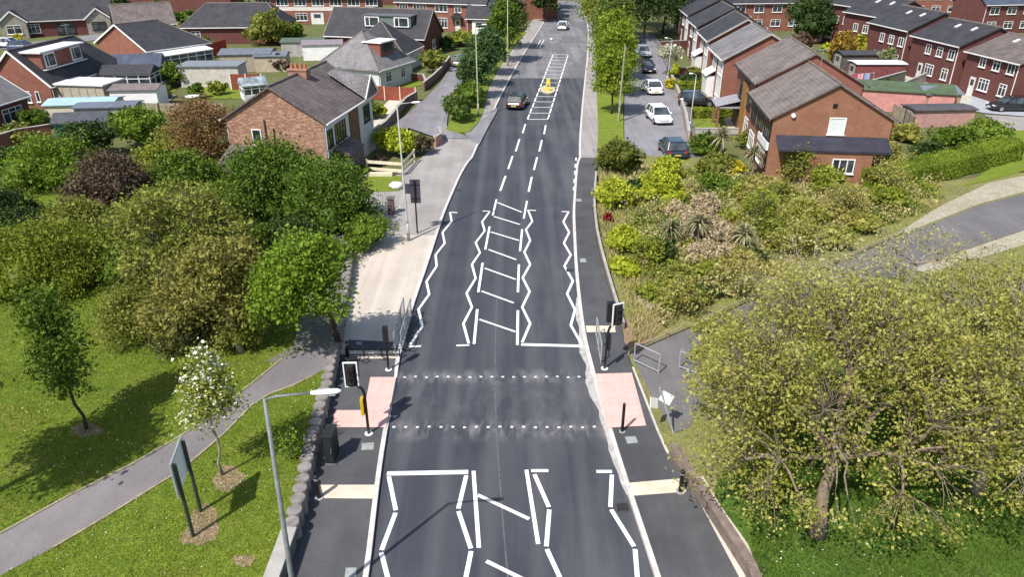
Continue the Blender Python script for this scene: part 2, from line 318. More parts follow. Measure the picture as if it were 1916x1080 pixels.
# raised park lawn on the left, level with the top of the round posts
LZ=.66
lawn=[(-60,3),(WX(3)-.25,3)]+[(WX(y)-.22,y) for y in (10,15,18,22,26,30,33,37,41,44)]+[(-11.5,46),(-14,50),(-40,50),(-60,50)]
m=MB(); m.prism(lawn,-.02,LZ); struct('lawn',m,grassy,'sunlit park lawn with daisies left of the road','lawn')
pathL=P_([(-60,1032),(0,1000),(130,928),(250,868),(380,792),(450,735),(500,695),(528,672),(560,660),(600,648)],LZ); pathR_=P_([(632,662),(618,684),(585,704),(548,722),(505,738),(470,760),(420,812),(340,880),(200,967),(100,1026),(0,1078),(-60,1112)],LZ)
m=MB(); m.sheet(pathL+pathR_,LZ+.006); struct('path',m,asph_path,'narrow grey asphalt footpath curving through the park lawn','path')
for pts,lb in ((pathL[1:8],'upper'),(pathR_[2:10],'lower')):
    m=MB()
    for a,b in zip(pts[:-1],pts[1:]): m.bar((a[0],a[1],LZ+.01),(b[0],b[1],LZ+.01),.09,.06)
    struct('path_edging',m,plain('edging_stone',(.30,.26,.17),.9,.4,5),f'thin pale edging along the {lb} side of the park path','path edging')
m=MB(); ys=[27.2,28.5,30,32,34,36,38,40,42,44]; n=len(ys); xa=[WX(y)-(1.95 if y>28 else 3.0) for y in ys]; xb=[WX(y)-.3 for y in ys]
m.add([(a,y,LZ+.004) for a,y in zip(xa,ys)]+[(b,y,LZ+.004) for b,y in zip(xb,ys)],[(i,n+i,n+i+1,i+1) for i in range(n-1)]); struct('path',m,asph_path,'grey park path running beneath the trees behind the round post wall','path')
# soil patches
soil=grass_mat('bare_soil',[(.27,.18,.12),(.34,.24,.165),(.20,.15,.09)],(.14,.15,.05),.25)
def blob(px,py,rx,ry,z,seed,lab,n=22,mt=None):
    r=random.Random(seed); pts=[]
    for k in range(n):
        t=2*math.pi*k/n; q=1+r.uniform(-.28,.22); pts.append(G(px+rx*q*math.cos(t),py+ry*q*math.sin(t),z))
    m=MB(); m.sheet(pts,z+.009); struct('soil_patch',m,mt or soil,lab,'bare soil')
blob(383,982,30,36,LZ,3,'bare soil around the feet of the notice board'); blob(363,1005,27,16,LZ+.004,5,'bare soil at the front post of the notice board')
blob(428,897,34,22,LZ,4,'bare soil circle at the foot of the blossom tree'); blob(162,806,28,13,LZ,6,'bare soil at the foot of the slim sapling')
blob(455,1050,22,12,LZ,9,'worn brown patch in the lawn near the lamp column')
# scrub ground right
m=MB(); m.prism([(RG(y)+.05,y) for y in (12,16,19.5,22,25,28,31,36,42,48,56)]+[(9,61),(16,60),(20,56),(24,52),(34,54),(60,62),(75,62),(75,5),(8,5)],-.02,.1); struct('rough_ground',m,scrub,'dry scrubby ground of the verge right of the road','rough ground')
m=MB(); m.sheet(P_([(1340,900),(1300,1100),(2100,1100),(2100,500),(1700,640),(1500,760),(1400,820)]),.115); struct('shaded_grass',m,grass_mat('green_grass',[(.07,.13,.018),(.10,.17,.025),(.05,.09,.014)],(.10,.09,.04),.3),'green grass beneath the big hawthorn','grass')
m=MB(); m.sheet(P_([(1180,662),(1330,598),(1500,520),(1690,440),(1830,385),(1916,362),(1990,338),(1990,405),(1916,430),(1760,482),(1560,565),(1400,668),(1320,735),(1290,800),(1262,810),(1216,735)],.12),.125); struct('path',m,asphalt('footpath_asphalt',(.115,.108,.11),(.165,.155,.16),.1),'dark asphalt footpath leaving the crossing behind the hawthorn','path')
m=MB(); m.sheet(P_([(1700,502),(1760,484),(1830,460),(1916,431),(1990,408),(1990,440),(1916,458),(1850,478),(1790,492),(1740,512)],.12),.12)
m.sheet(P_([(1640,460),(1690,437),(1830,382),(1916,359),(1990,335),(1990,300),(1916,328),(1850,342),(1760,385)],.12),.12)
m.sheet(P_([(1180,545),(1210,525),(1240,545),(1248,572),(1225,585),(1200,570)],.12),.12)
struct('gravel',m,grass_mat('dry_gravel',[(.36,.32,.25),(.42,.38,.31),(.30,.27,.19)],(.2,.2,.08),.35),'pale dusty gravel edging the far footpath','gravel')
m=MB(); m.sheet(P_([(1165,600),(1190,590),(1250,585),(1255,600),(1215,640),(1180,655),(1168,640)],.12),.128); struct('soil_patch',m,soil,'brown bare soil behind the right traffic signal','bare soil')
m=MB(); m.sheet(P_([(1290,905),(1385,1085),(1430,1100),(1400,1020),(1350,950),(1315,890)],.12),.13); struct('gravel',m,pave_pale,'pale worn strip beside the low wall at bottom right','gravel')
# paved patches: tactile paving, beige ramps, covers
def tactile():
    m,n,l,p=base_mat('pink_tactile',.85,.2)
    pos=world_pos(n); mp=mapping(n,l,pos,(15,15,0.001)); 
    sx=n.new('ShaderNodeSeparateXYZ'); l.new(mp,sx.inputs[0])
    def sn(o):
        s=n.new('ShaderNodeMath'); s.operation='SINE'; q=n.new('ShaderNodeMath'); q.operation='MULTIPLY'; q.inputs[1].default_value=2*math.pi; l.new(o,q.inputs[0]); l.new(q.outputs[0],s.inputs[0]); return s.outputs[0]
    mu=n.new('ShaderNodeMath'); mu.operation='MULTIPLY'; l.new(sn(sx.outputs[0]),mu.inputs[0]); l.new(sn(sx.outputs[1]),mu.inputs[1])
    b=n.new('ShaderNodeTexBrick'); l.new(pos,b.inputs[0]); b.offset=0; b.inputs['Scale'].default_value=1; b.inputs['Brick Width'].default_value=.4; b.inputs['Row Height'].default_value=.4; b.inputs['Mortar Size'].default_value=.012
    b.inputs['Color1'].default_value=(.66,.40,.36,1); b.inputs['Color2'].default_value=(.70,.44,.40,1); b.inputs['Mortar'].default_value=(.52,.33,.30,1)
    a=noise(n,l,pos,1.5,5,.6); l.new(mix(n,l,ramp(n,l,a,[(.35,0.),(.7,.4)]),b.outputs[0],(.74,.54,.50)),p.inputs['Base Color']); bump(n,l,p,mu.outputs[0],.5,.012); return m
TAC=tactile()
m=MB(); m.sheet(P_([(693,706),(741,706),(733,748),(722,800),(620,800),(627,768),(681,768)],PZ),PZ+.006); struct('tactile_paving',m,TAC,'pink L shaped tactile paving at the left end of the crossing','tactile paving')
m=MB(); m.sheet(P_([(1113,700),(1182,698),(1209,797),(1136,801)],PZ),PZ+.006); struct('tactile_paving',m,TAC,'pink tactile paving at the right end of the crossing','tactile paving')
beige=plain('beige_paving',(.62,.53,.42),.9,.15,2,bmp=.2)
for pts,lb in (([(600,908),(706,908),(703,934),(606,933)],'pale beige paving strip across the left pavement, nearest'),([(1168,905),(1276,896),(1284,921),(1179,929)],'pale beige paving strip across the right pavement, nearest'),
   ([(652,657),(750,658),(747,671),(654,672)],'pale beige paving strip across the left pavement beyond the crossing'),([(1096,610),(1150,610),(1152,622),(1098,622)],'pale beige paving strip across the right pavement beyond the crossing')):
    m=MB(); m.sheet(P_(pts,PZ),PZ+.006); struct('paving_strip',m,beige,lb,'paving strip')
m=MB(); m.sheet(P_([(652,636),(740,640),(748,657),(650,656)],PZ),PZ+.003); struct('paving_patch',m,asph_pav,'dark asphalt patch where pale pavement ends','paving')
MC=plain('cover_metal',(.30,.32,.31),.7,.3,5,bmp=.3)
for pts,lb in (([(677,830),(700,829),(699,842),(676,843)],'small grey inspection cover near the left signal'),([(647,1064),(667,1063),(666,1080),(645,1082)],'grey inspection cover in the bottom left pavement'),
   ([(1169,818),(1189,817),(1194,829),(1174,831)],'small pale inspection cover near the right bollard'),([(1085,484),(1096,484),(1097,491),(1086,491)],'tiny pale cover in the far right pavement'),([(1078,372),(1087,372),(1088,377),(1079,377)],'tiny pale cover farthest along the right pavement'),
   ([(667,640),(677,640),(677,645),(667,645)],'tiny pale cover by the left pavement patch')):
    m=MB(); m.prism(P_(pts,PZ),PZ-.02,PZ+.012); tag(m.build('inspection_cover',MC),lb,'inspection cover')
# driveways, gardens and yards
def patch(name,pts,mt,lb,z=.03,cat=None): m=MB(); m.sheet(P_(pts),z); struct(name,m,mt,lb,cat)
patch('lawn',[(690,330),(752,332),(748,360),(705,362),(675,350)],vergem,'small green front lawn behind the cream rail fence',.14)
patch('lawn',[(742,148),(790,143),(796,158),(752,168),(736,160)],vergem,'small green lawn before the hipped bungalow')
patch('driveway',[(690,225),(735,180),(772,184),(740,228),(700,250)],pave_pale,'pinkish paved front garden between red fence and hedge',.03)
patch('lawn',[(1296,224),(1358,222),(1368,240),(1300,245)],vergem,'mown green lawn in front of the right terrace',.11)
patch('driveway',[(1352,222),(1368,222),(1388,248),(1366,248)],pave_pale,'pale paved drive beside the mown lawn',.112)
patch('driveway',[(1262,176),(1330,172),(1345,196),(1276,200)],pave_mid,'grey drive where the black hatchback stands',.1)
patch('lawn',[(1262,152),(1320,150),(1326,168),(1268,170)],vergem,'small lawn behind the yellow shrub',.1)
patch('lawn',[(250,140),(300,135),(330,170),(270,185),(215,160)],vergem,'green back lawn behind the white outbuildings')
patch('lawn',[(380,160),(450,160),(450,185),(385,185)],vergem,'small green back lawn near the red fence panels')
patch('yard',[(1700,128),(1760,128),(1800,150),(1860,175),(1916,182),(1916,212),(1815,206),(1690,150)],asphalt('yard_concrete',(.38,.37,.33),(.46,.45,.41),.1),'pale concrete rear yard behind the dark red terrace',.05,'yard')
patch('yard',[(1818,182),(1880,178),(1916,190),(1960,200),(1960,222),(1840,212),(1815,206)],asphalt('yard_slabs',(.30,.31,.36),(.37,.38,.42),.1),'bluish grey slabs under the black car on the far right',.056,'yard')
patch('yard',[(1840,215),(1960,222),(1960,262),(1880,240)],pave_mid,'brown grey verge beyond the round hedge',.05,'yard')
patch('side_road',[(0,92),(60,88),(200,72),(330,62),(480,75),(475,66),(330,54),(200,62),(60,78),(0,80)],asph_side,'distant side road among the left bungalows',.02,'road')
patch('yard',[(120,172),(330,178),(300,205),(110,205)],pave_mid,'grey paved yards between the white outbuildings',.03,'yard')
patch('lawn',[(1840,262),(1860,250),(1990,240),(1990,330),(1916,322),(1850,340),(1800,352),(1880,300)],vergem,'bright grass beyond the end of the long hedge',.13)
m=MB()
for a,b in zip([(929,560),(927,640),(926,720),(929,810),(935,900),(943,1000)],[(927,640),(926,720),(929,810),(935,900),(943,1000),(952,1100)]): m.line(G(*a),G(*b),.05,.004)
struct('road_seam',m,plain('seam_asphalt',(.12,.12,.125),.9,.5,6),'faint pale lengthwise seam in the new asphalt','road seam')
# ---------------------------------------------------------------- road markings
MZ=.006
def marks(name,segs,w,lb):
    m=MB()
    for a,b in segs: m.line(G(*a),G(*b),w,MZ)
    struct(name,m,MARK,lb,'road marking')
def poly(*p): return list(zip(p[:-1],p[1:]))
def zig(pts,gap=.06):
    out=[]
    for a,b in zip(pts[:-1],pts[1:]):
        out.append(((a[0]+(b[0]-a[0])*gap*.5,a[1]+(b[1]-a[1])*gap*.5),(b[0]-(b[0]-a[0])*gap*.5,b[1]-(b[1]-a[1])*gap*.5)))
    return out
marks('zigzag_line',poly((856,398),(842,397),(845,414),(828,435),(832,455),(815,477),(817,498),(798,527),(803,551),(783,579),(790,611),(767,646))+[((764,649),(788,648))],.13,'white zig zag line beside the left kerb beyond the crossing')
marks('zigzag_line',poly((903,395),(917,395),(902,415),(907,432),(890,454),(898,473),(883,495),(890,521),(873,549),(883,575),(867,606),(877,643))+[((854,647),(878,646))],.13,'white zig zag line left of the far hatching')
marks('zigzag_line',poly((1003,394),(988,393),(996,414),(984,430),(992,450),(981,472),(992,495),(978,520),(991,546),(977,575),(992,606),(977,641)),.13,'white zig zag line right of the far hatching')
marks('zigzag_line',poly((1051,396),(1064,396),(1054,415),(1065,435),(1055,455),(1068,477),(1056,498),(1072,526),(1061,550),(1076,580),(1068,609),(1088,644)),.13,'white zig zag line beside the right kerb beyond the crossing')
marks('stop_line',[((975,645),(1090,648))],.22,'white stop line beyond the crossing'); marks('stop_line',[((724,887),(876,884))],.22,'white stop line before the crossing')
marks('zigzag_line',zig([(727,890),(741,958),(713,1033),(730,1100)],.07),.15,'white zig zag line beside the left kerb, nearest')
marks('zigzag_line',zig([(873,888),(857,955),(882,1030),(868,1100)],.07),.15,'white zig zag line left of the near hatching')
marks('zigzag_line',[((994,881.5),(1026,881.5))]+zig([(999,886),(1028,952),(1022,1026),(1056,1100)],.07),.15,'white zig zag line right of the near hatching')
marks('zigzag_line',[((1116,883),(1145,883))]+zig([(1145,887),(1142,952),(1188,1026),(1194,1100)],.07),.15,'white zig zag line beside the right kerb, nearest')
marks('hatching',[((886,882),(896,1026)),((985,880),(1007,1019)),((894,927),(990,972)),((910,1051),(985,1088))],.14,'near central hatching with long diagonal bars')
marks('hatching',[((929,373),(922,403)),((916,424),(908,467)),((903,492),(895,547)),((893,579),(887,644)),((986,376),(980,409)),((977,429),(973,470)),((971,495),(969,547)),((969,581),(968,646)),
  ((931,379),(976,397)),((924,405),(973,420)),((918,434),(971,450)),((914,467),(966,486)),((907,502),(965,523)),((901,545),(961,567)),((897,598),(964,621))],.13,'ladder shaped central hatching beyond the crossing')
L0,L1,R0,R1=(987,223),(1035,101),(1025,223),(1063,102)
lp=lambda a,b,t:(a[0]+(b[0]-a[0])*t,a[1]+(b[1]-a[1])*t)
sg=[]; ya,yb=1/(223+150),1/(102+150)   # even spacing on the ground: interpolate in 1/(y-horizon)
def tt(t): y=1/(ya+(yb-ya)*t)-150; return (223-y)/(223-102)
NR=15
for k in range(NR+1):
    t=tt(k/NR); sg.append((lp(L0,L1,t),lp(R0,R1,t)))
for k in range(NR):
    if True:
        sg.append((lp(L0,L1,tt((k+.04)/NR)),lp(L0,L1,tt((k+.8)/NR)))); sg.append((lp(R0,R1,tt((k+.04)/NR)),lp(R0,R1,tt((k+.8)/NR))))
marks('hatching',sg,.15,'farthest ladder hatching around the yellow bollard')
marks('dashed_line',[((983,232),(978,249)),((972,260),(965,283)),((959,292),(951,316)),((946,329),(936,357))],.15,'left white dashed line of the middle stretch')
marks('dashed_line',[((1021,234),(1018,251)),((1014,262),(1009,283)),((1005,294),(999,318)),((995,331),(989,359))],.15,'right white dashed line of the middle stretch')
marks('dashed_line',[((1078,295),(1077.6,300)),((1077,307),(1076.5,313)),((1076,320),(1075.6,327)),((1075,335),(1074.6,342)),((1074,350),(1073.6,356))],.13,'short white dashes along the right kerb gap')
marks('dashed_line',[((1012,74),(1004,88)),((1018,74),(1010,88))],.12,'pair of short white lines on the far worn road')
for row,(xa,xb,y,lb) in enumerate(((757,1104,706,'small white stud in the farther dotted row of the crossing'),(737,1112,800,'small white stud in the nearer dotted row of the crossing'))):
    m=MB(); m.prism([(-.06,-.05),(.06,-.05),(.06,.05),(-.06,.05)],0,.015); pr=None
    for k in range(18):
        q=G(xa+(xb-xa)*k/17,y+random.Random(k+row*40).uniform(-.8,.8))
        if pr is None: pr=o=m.build('road_stud',STUD)
        else: o=pr.copy(); COL.objects.link(o)
        o.location=(q[0],q[1],.003); tag(o,lb,'road stud','crossing studs '+('far row','near row')[row])
# ---------------------------------------------------------------- houses
def window(par,face,pos,z,w_,h_,dims,frame=None,mull=1,trans=True,label=None,pane=None):
    "a framed window: frame is a part, its glass a sub-part"
    W_,L_=dims; frame=frame or WHITE
    f=MB(); t=.07; y0,y1=-.05,.07   # local: x along wall, y outward
    f.box(-w_/2,w_/2,y0,y1,0,t); f.box(-w_/2,w_/2,y0,y1,h_-t,h_); f.box(-w_/2,-w_/2+t,y0,y1,t,h_-t); f.box(w_/2-t,w_/2,y0,y1,t,h_-t)
    for k in range(mull): x=-w_/2+w_*(k+1)/(mull+1); f.box(x-t/2,x+t/2,y0,y1-.01,t,h_-t)
    if trans: f.box(-w_/2+t,w_/2-t,y0,y1-.02,h_*.68,h_*.68+t*.8)
    f.box(-w_/2-.06,w_/2+.06,y0,y1+.07,-.07,-.002)
    o=f.build('window',frame,par)
    p=MB(); p.box(-w_/2+t*.5,w_/2-t*.5,-.02,.028,t*.5,h_-t*.5); pn=p.build('pane',pane or GLASS,o)
    if face=='B': o.location=(W_/2,pos,z); o.rotation_euler=(0,0,-math.pi/2)
    elif face=='A': o.location=(-W_/2,pos,z); o.rotation_euler=(0,0,math.pi/2)
    elif face=='N': o.location=(pos,0,z); o.rotation_euler=(0,0,math.pi)
    else: o.location=(pos,L_,z)
    # outward is local +y: for B (+x) rotate -90
    if label: o['label']=label
    return o
def door(par,face,pos,w_,h_,dims,mt,z=.05,name='door'):
    W_,L_=dims; f=MB(); f.box(-w_/2,w_/2,-.03,.06,0,h_); o=f.build(name,mt,par)
    g=MB(); g.box(-w_*.28,w_*.28,.05,.075,h_*.55,h_*.88); g.build('pane',GLASS,o)
    if name=='door': h=MB(); h.box(w_*.34,w_*.4,.06,.11,h_*.42,h_*.5); h.build('handle',CHR,o)
    if face=='B': o.location=(W_/2,pos,z); o.rotation_euler=(0,0,-math.pi/2)
    elif face=='A': o.location=(-W_/2,pos,z); o.rotation_euler=(0,0,math.pi/2)
    elif face=='N': o.location=(pos,0,z); o.rotation_euler=(0,0,math.pi)
    else: o.location=(pos,L_,z)
    return o
def house(label,p,cat='house',name='house',wall=BRK,roof=TIL,hip=(0,0),wins=(),doors=(),chim=(),barge=None,group=None,over=.35,gut=None,front=None,frontface='B',pots=4,ridge=True):
    x,y,r,W_,L_,he,hr=p
    root=empty(name,(x,y,0),R(r),label,cat,group)
    hn,hf=hip; s=(hr-he)/(W_/2)
    root['ridge_z']=hr; root['pitch']=s
    m=MB(); w2=W_/2; mi=0
    vs=[(-w2,0,0),(w2,0,0),(w2,L_,0),(-w2,L_,0),(-w2,0,he),(w2,0,he),(w2,L_,he),(-w2,L_,he)]
    m.add(vs,[(1,2,6,5),(3,0,4,7)])
    if hn: m.add(vs,[(0,1,5,4)])
    else: m.add(vs+[(0,0,hr-.03)],[(0,1,5,8,4)])
    if hf: m.add(vs,[(2,3,7,6)])
    else: m.add(vs+[(0,L_,hr-.03)],[(2,3,7,8,6)])
    m.build('wall',wall,root)
    if front:
        f=MB(); sx=1 if frontface=='B' else -1
        f.box(min(sx*w2,sx*(w2+.025)),max(sx*w2,sx*(w2+.025)),.02,L_-.02,0,he-.02); f.build('wall_cladding',front,root)
    # roof: closed slab
    m=MB(); o=over; ze=he-s*o+.04; g0=-.22 if not hn else -o; g1=L_+.22 if not hf else L_+o
    rn=g0 if not hn else hn; rf=g1 if not hf else L_-hf; T=.14
    top=[(-w2-o,g0,ze),(w2+o,g0,ze),(w2+o,g1,ze),(-w2-o,g1,ze),(0,rn,hr+.04),(0,rf,hr+.04)]
    bot=[(a,b,c-T) for a,b,c in top]
    m.add(top+bot,[(1,2,5,4),(3,0,4,5),(0,1,4),(2,3,5)] if (hn and hf) else [(1,2,5,4),(3,0,4,5)]+([(0,1,4)] if hn else [])+([(2,3,5)] if hf else []))
    n=6
    m.add(top+bot,[(7,10,11,8)[::1],(6,9,11,10),(1,7,8,2)[::1],(3,9,6,0)]+([(0,6,7,1)] if hn else [(0,6,10,4),(1,4,10,7)])+([(2,8,9,3)] if hf else [(3,5,11,9),(2,8,11,5)]))
    rf_=m.build('roof',roof,root)
    if ridge:
        rm=MB(); rm.tube([(0,rn,hr+.05),(0,rf,hr+.05)],.1,6)
        if hn: rm.tube([(0,rn,hr+.05),(-w2-o,g0,ze+.02)],.09,6); rm.tube([(0,rn,hr+.05),(w2+o,g0,ze+.02)],.09,6)
        if hf: rm.tube([(0,rf,hr+.05),(-w2-o,g1,ze+.02)],.09,6); rm.tube([(0,rf,hr+.05),(w2+o,g1,ze+.02)],.09,6)
        rm.build('ridge_tiles',plain('ridge_tile',(.17,.14,.13),.8,.3,3),rf_)
    gt=gut or WHITE
    for sx in (-1,1):
        gm=MB(); gm.box(min(sx*(w2+o),sx*(w2+o+.11)),max(sx*(w2+o),sx*(w2+o+.11)),g0,g1,ze-.13,ze-.02); gm.build('gutter',gt,root)
        gm=MB(); gm.tube([(sx*(w2+.07),.15,.1),(sx*(w2+.07),.15,he-.1)],.045,6); gm.build('downpipe',gt,root)
    if barge:
        for yy,hh in ((g0-.03,hn),(g1+.03,hf)):
            if hh: continue
            b=MB(); b.bar((-w2-o,yy,ze-.07),(0,yy,hr-.03),.05,.2); b.bar((0,yy,hr-.03),(w2+o,yy,ze-.07),.05,.2)
            b.build('bargeboard',barge,root)
    for k,(cy,cx,cw,cl,chh) in enumerate(chim):
        c=MB(); top_=hr+chh; c.box(cx-cw/2,cx+cw/2,cy-cl/2,cy+cl/2,hr-abs(cx)*s-1.2,top_); c.box(cx-cw/2-.06,cx+cw/2+.06,cy-cl/2-.06,cy+cl/2+.06,top_,top_+.12)
        ch=c.build('chimney',wall,rf_)
        for q in range(pots):
            pt=MB(); t=(q+.5)/pots-.5
            px_,py_=(cx+t*cw,cy) if cw>cl else (cx,cy+t*cl)
            pt.tube([(px_,py_,top_+.12),(px_,py_,top_+.5)],[.13,.1],8); pt.build('chimney_pot',plain('terracotta',(.42,.15,.07),.8,.2,4),rf_)
    for a in wins: window(root,a[0],a[1],a[2],a[3],a[4],(W_,L_),*(a[5:]))
    for a in doors: door(root,a[0],a[1],a[2],a[3],(W_,L_),*(a[4:]))
    return root
def boxpart(par,name,x0,x1,y0,y1,z0,z1,mt,bevel=0): m=MB(); m.box(x0,x1,y0,y1,z0,z1); return m.build(name,mt,par,bevel=bevel)
BW=plain('black_window_frame',(.02,.02,.022),.4,.2,3); DOORB=plain('brown_door',(.10,.05,.025),.5,.2,3); SLATEB=tiles('blue_slate',(.05,.065,.10),(.065,.08,.115))
TIMB=plain('brown_cladding',(.16,.085,.045),.7,.35,2)
# --- brick semi nearest on the left
h=house('large patchy brick semi with tall pot topped chimney and white rendered front',(-17.5,53.5,-9.5,7.6,10.4,5,7.3),wall=BRKP,roof=TILP,front=REND,gut=WHITE,chim=[(5.2,0,1.5,.75,.25)],
  wins=[('N',-1.5,2.9,.75,1.25,None,0,False),('B',.9,2.8,1.1,1.3,BW,1),('B',3.0,2.8,2.2,1.4,BW,3),('B',8.9,2.8,1.5,1.4,BW,2),('B',3.2,.7,2.2,1.4,BW,3)],doors=[('B',6.3,1.0,2.05,DOORB)],pots=4)
m=MB(); m.box(3.83,3.9,4.9,6.9,.3,4.8); m.build('brown_panel',TIMB,h)
m=MB()  # front cross gable
m.add([(1.2,7.6,6.95),(4.35,7.6,4.95),(4.35,9.1,6.55),(1.0,9.1,6.9),(4.35,10.6,4.95),(1.2,10.6,6.95)],[(0,1,2,3),(3,2,4,5)]); m.add([(4.3,7.7,4.9),(4.3,10.5,4.9),(4.3,9.1,6.45)],[(0,1,2)]); m.build('front_gable',TILG,h)
m=MB(); m.bar((4.4,7.5,4.9),(4.4,9.1,6.55),.06,.2); m.bar((4.4,9.1,6.55),(4.4,10.7,4.9),.06,.2); m.build('bargeboard',WHITE,h)
m=MB(); m.box(-.12,.12,-3.2,-3.2,0,0) if False else None
DP=plain('dark_pipe',(.09,.06,.05),.6,.2,3)
m.tube([(-.75,-.08,1.2),(-.75,-.08,4.9)],.05,6); m.build('drainpipe',DP,h); m=MB(); m.tube([(-.1,-.08,.3),(-.1,-.08,4.3)],.04,6); m.build('drainpipe',DP,h)
m=MB(); m.add([(3.85,1.2,2.6),(5.1,1.6,2.0),(5.1,4.6,2.0),(3.85,5.0,2.6)],[(0,1,2,3)]); m.add([(3.85,1.2,2.6),(5.1,1.6,2.0),(3.85,1.2,1.9)],[(0,2,1)]); m.box(3.85,5.0,1.7,4.5,0,1.95); m.build('bay_roof',TILP,h)
# lean-to roof at back left of the semi
m=MB(); m.add([(-3.7,-.2,2.9),(-1.9,-.2,2.9),(-1.9,-2.4,2.1),(-3.7,-2.4,2.1)],[(0,3,2,1)]); m.box(-3.7,-1.9,-2.3,-.02,0,2.05); m.build('lean_to',TILP,h)
# --- dormer bungalow far left
h=house('red brick bungalow with long white framed flat roofed dormer',(-51.9,78.2,-5,7.0,13.4,2.7,6.0),wall=BRK,roof=TIL,hip=(0,2.5),barge=WHITE,cat='bungalow',
  wins=[('N',.6,.7,1.0,1.2,None,0,False),('N',1.9,.8,.45,1.1,None,0,False),('N',-1.0,.7,1.1,1.1,None,1,False),('B',2.5,.8,1.8,1.2,None,2),('B',6.5,.8,1.8,1.2,None,2),('B',10,.8,1.6,1.2,None,2)])
dm=MB(); dm.box(.15,2.45,1.2,8.2,3.9,5.55); d=dm.build('dormer',BRK,h); boxpart(d,'dormer_roof',-.2,2.75,.9,8.5,5.56,5.72,FELTL)
for yy in (2.5,7.0):
    f=MB(); f.box(2.42,2.55,yy-.85,yy+.85,4.0,5.45); fr=f.build('window',WHITE,d)
    for y0_,y1_ in ((-.72,-.42),(-.3,.72)): f=MB(); f.box(2.5,2.575,yy+y0_,yy+y1_,4.15,5.3); f.build('pane',GLASS,fr) if False else f.build('pane',GLASS,d)
boxpart(d,'sill',2.4,2.75,1.2,8.4,3.82,3.9,WHITE)
# --- gable bungalow behind
h=house('red brick bungalow with dark hipped roof and white edged gable',(-52.3,101.8,-36,12.5,9,3.0,5.7),wall=BRK,roof=TIL,hip=(0,3),barge=WHITE,cat='bungalow',wins=[('N',3.6,1.4,1.0,.5,None,1,False),('N',1.8,1.4,.9,.5,None,1,False),('B',3,.8,1.6,1.2,None,2)])
def conservatory(label,x,y,r,W_,L_,h0,h1,roofm,cat='conservatory',low=None):
    c=empty('conservatory',(x,y,0),R(r),label,cat); low=low or REND
    boxpart(c,'base_wall',-W_/2,W_/2,0,L_,0,.6,low)
    m=MB(); n=max(3,int(L_/1.1)); k=max(2,int(W_/1.1))
    for i in range(n+1):
        yy=L_*i/n
        for sx in (-1,1): m.box(sx*(W_/2-.05)-.05,sx*(W_/2-.05)+.05,max(0,yy-.05),min(L_,yy+.05),.6,h0)
    for i in range(k+1):
        xx=-W_/2+W_*i/k
        for yy in (.05,L_-.05): m.box(max(-W_/2,xx-.05),min(W_/2,xx+.05),yy-.05,yy+.05,.6,h0)
    for z in (.62,h0*.8,h0-.05):
        for sx in (-1,1): m.box(sx*(W_/2-.05)-.045,sx*(W_/2-.05)+.045,0,L_,z-.05,z+.03)
        for yy in (.05,L_-.05): m.box(-W_/2,W_/2,yy-.045,yy+.045,z-.05,z+.03)
    m.build('frame',WHITE,c)
    m=MB(); m.box(-W_/2+.05,W_/2-.05,.06,L_-.06,.61,h0-.02); m.build('glazing',GLASS,c)
    m=MB(); o=.15; m.add([(-W_/2-o,-o,h0+.05),(W_/2+o,-o,h0+.05),(W_/2+o,L_+o,h0+.05),(-W_/2-o,L_+o,h0+.05),(0,-o if h1>0 else 0,h0+abs(h1)),(0,L_+o,h0+abs(h1))],[(1,2,5,4),(3,0,4,5),(0,1,4),(2,3,5),(3,2,1,0)]); m.build('roof',roofm,c)
    return c
def outbuilding(label,x,y,r,W_,L_,h0,rise,wallm,roofm,cat='garage',name='garage',flat=False,wins=(),doorm=None,panels=0):
    c=empty(name,(x,y,0),R(r),label,cat); m=MB(); w2=W_/2
    if flat: m.box(-w2,w2,0,L_,0,h0)
    else:
        m.add([(-w2,0,0),(w2,0,0),(w2,L_,0),(-w2,L_,0),(-w2,0,h0),(w2,0,h0),(w2,L_,h0),(-w2,L_,h0),(0,0,h0+rise),(0,L_,h0+rise)],[(0,1,5,8,4),(2,3,7,9,6),(1,2,6,5),(3,0,4,7)])
    for k in range(panels): yy=L_*(k+1)/(panels+1); m.box(w2,w2+.05,yy-.04,yy+.04,0,h0-.05); m.box(-w2-.05,-w2,yy-.04,yy+.04,0,h0-.05)
    m.build('wall',wallm,c)
    m=MB(); o=.18
    if flat: m.box(-w2-o,w2+o,-o,L_+o,h0+.005,h0+.15)
    else:
        s=rise/w2; a=h0-s*o+.03; t=[(-w2-o,-o,a),(w2+o,-o,a),(w2+o,L_+o,a),(-w2-o,L_+o,a),(0,-o,h0+rise+.03),(0,L_+o,h0+rise+.03)]; b=[(p,q,z-.09) for p,q,z in t]
        m.add(t+b,[(1,2,5,4),(3,0,4,5),(7,10,11,8),(6,9,11,10),(1,7,8,2),(3,9,6,0),(0,6,10,4),(1,4,10,7),(3,5,11,9),(2,8,11,5)])
    m.build('roof',roofm,c)
    for a in wins: window(c,a[0],a[1],a[2],a[3],a[4],(W_,L_),*(a[5:]))
    door(c,'N',0,min(2.2,W_*.6),h0-.3,(W_,L_),doorm or plain('garage_door',(.35,.35,.34),.5,.2,3),name='garage_door')
    return c
def at(px,py): return G(px,py)
conservatory('white roofed conservatory on the gabled bungalow',-45.9,97.0,-34,3.4,7.5,2.5,.35,FELTL)
a=at(190,172); conservatory('white conservatory with dark pitched roof and many panes',a[0],a[1],-86,3.2,6.5,2.2,.9,TIL)
a=at(216,160); conservatory('sunroom with blue slate roof and white windows',a[0]-.6,a[1]+1,-76,4.4,6,2.2,1.3,SLATEB)
a=at(122,200); outbuilding('beige panel garage with flat white roof',a[0],a[1]+1.0,-97,3.6,5.6,2.5,0,plain('beige_panels',(.40,.35,.28),.9,.15,2),FELTL,flat=True,panels=5)
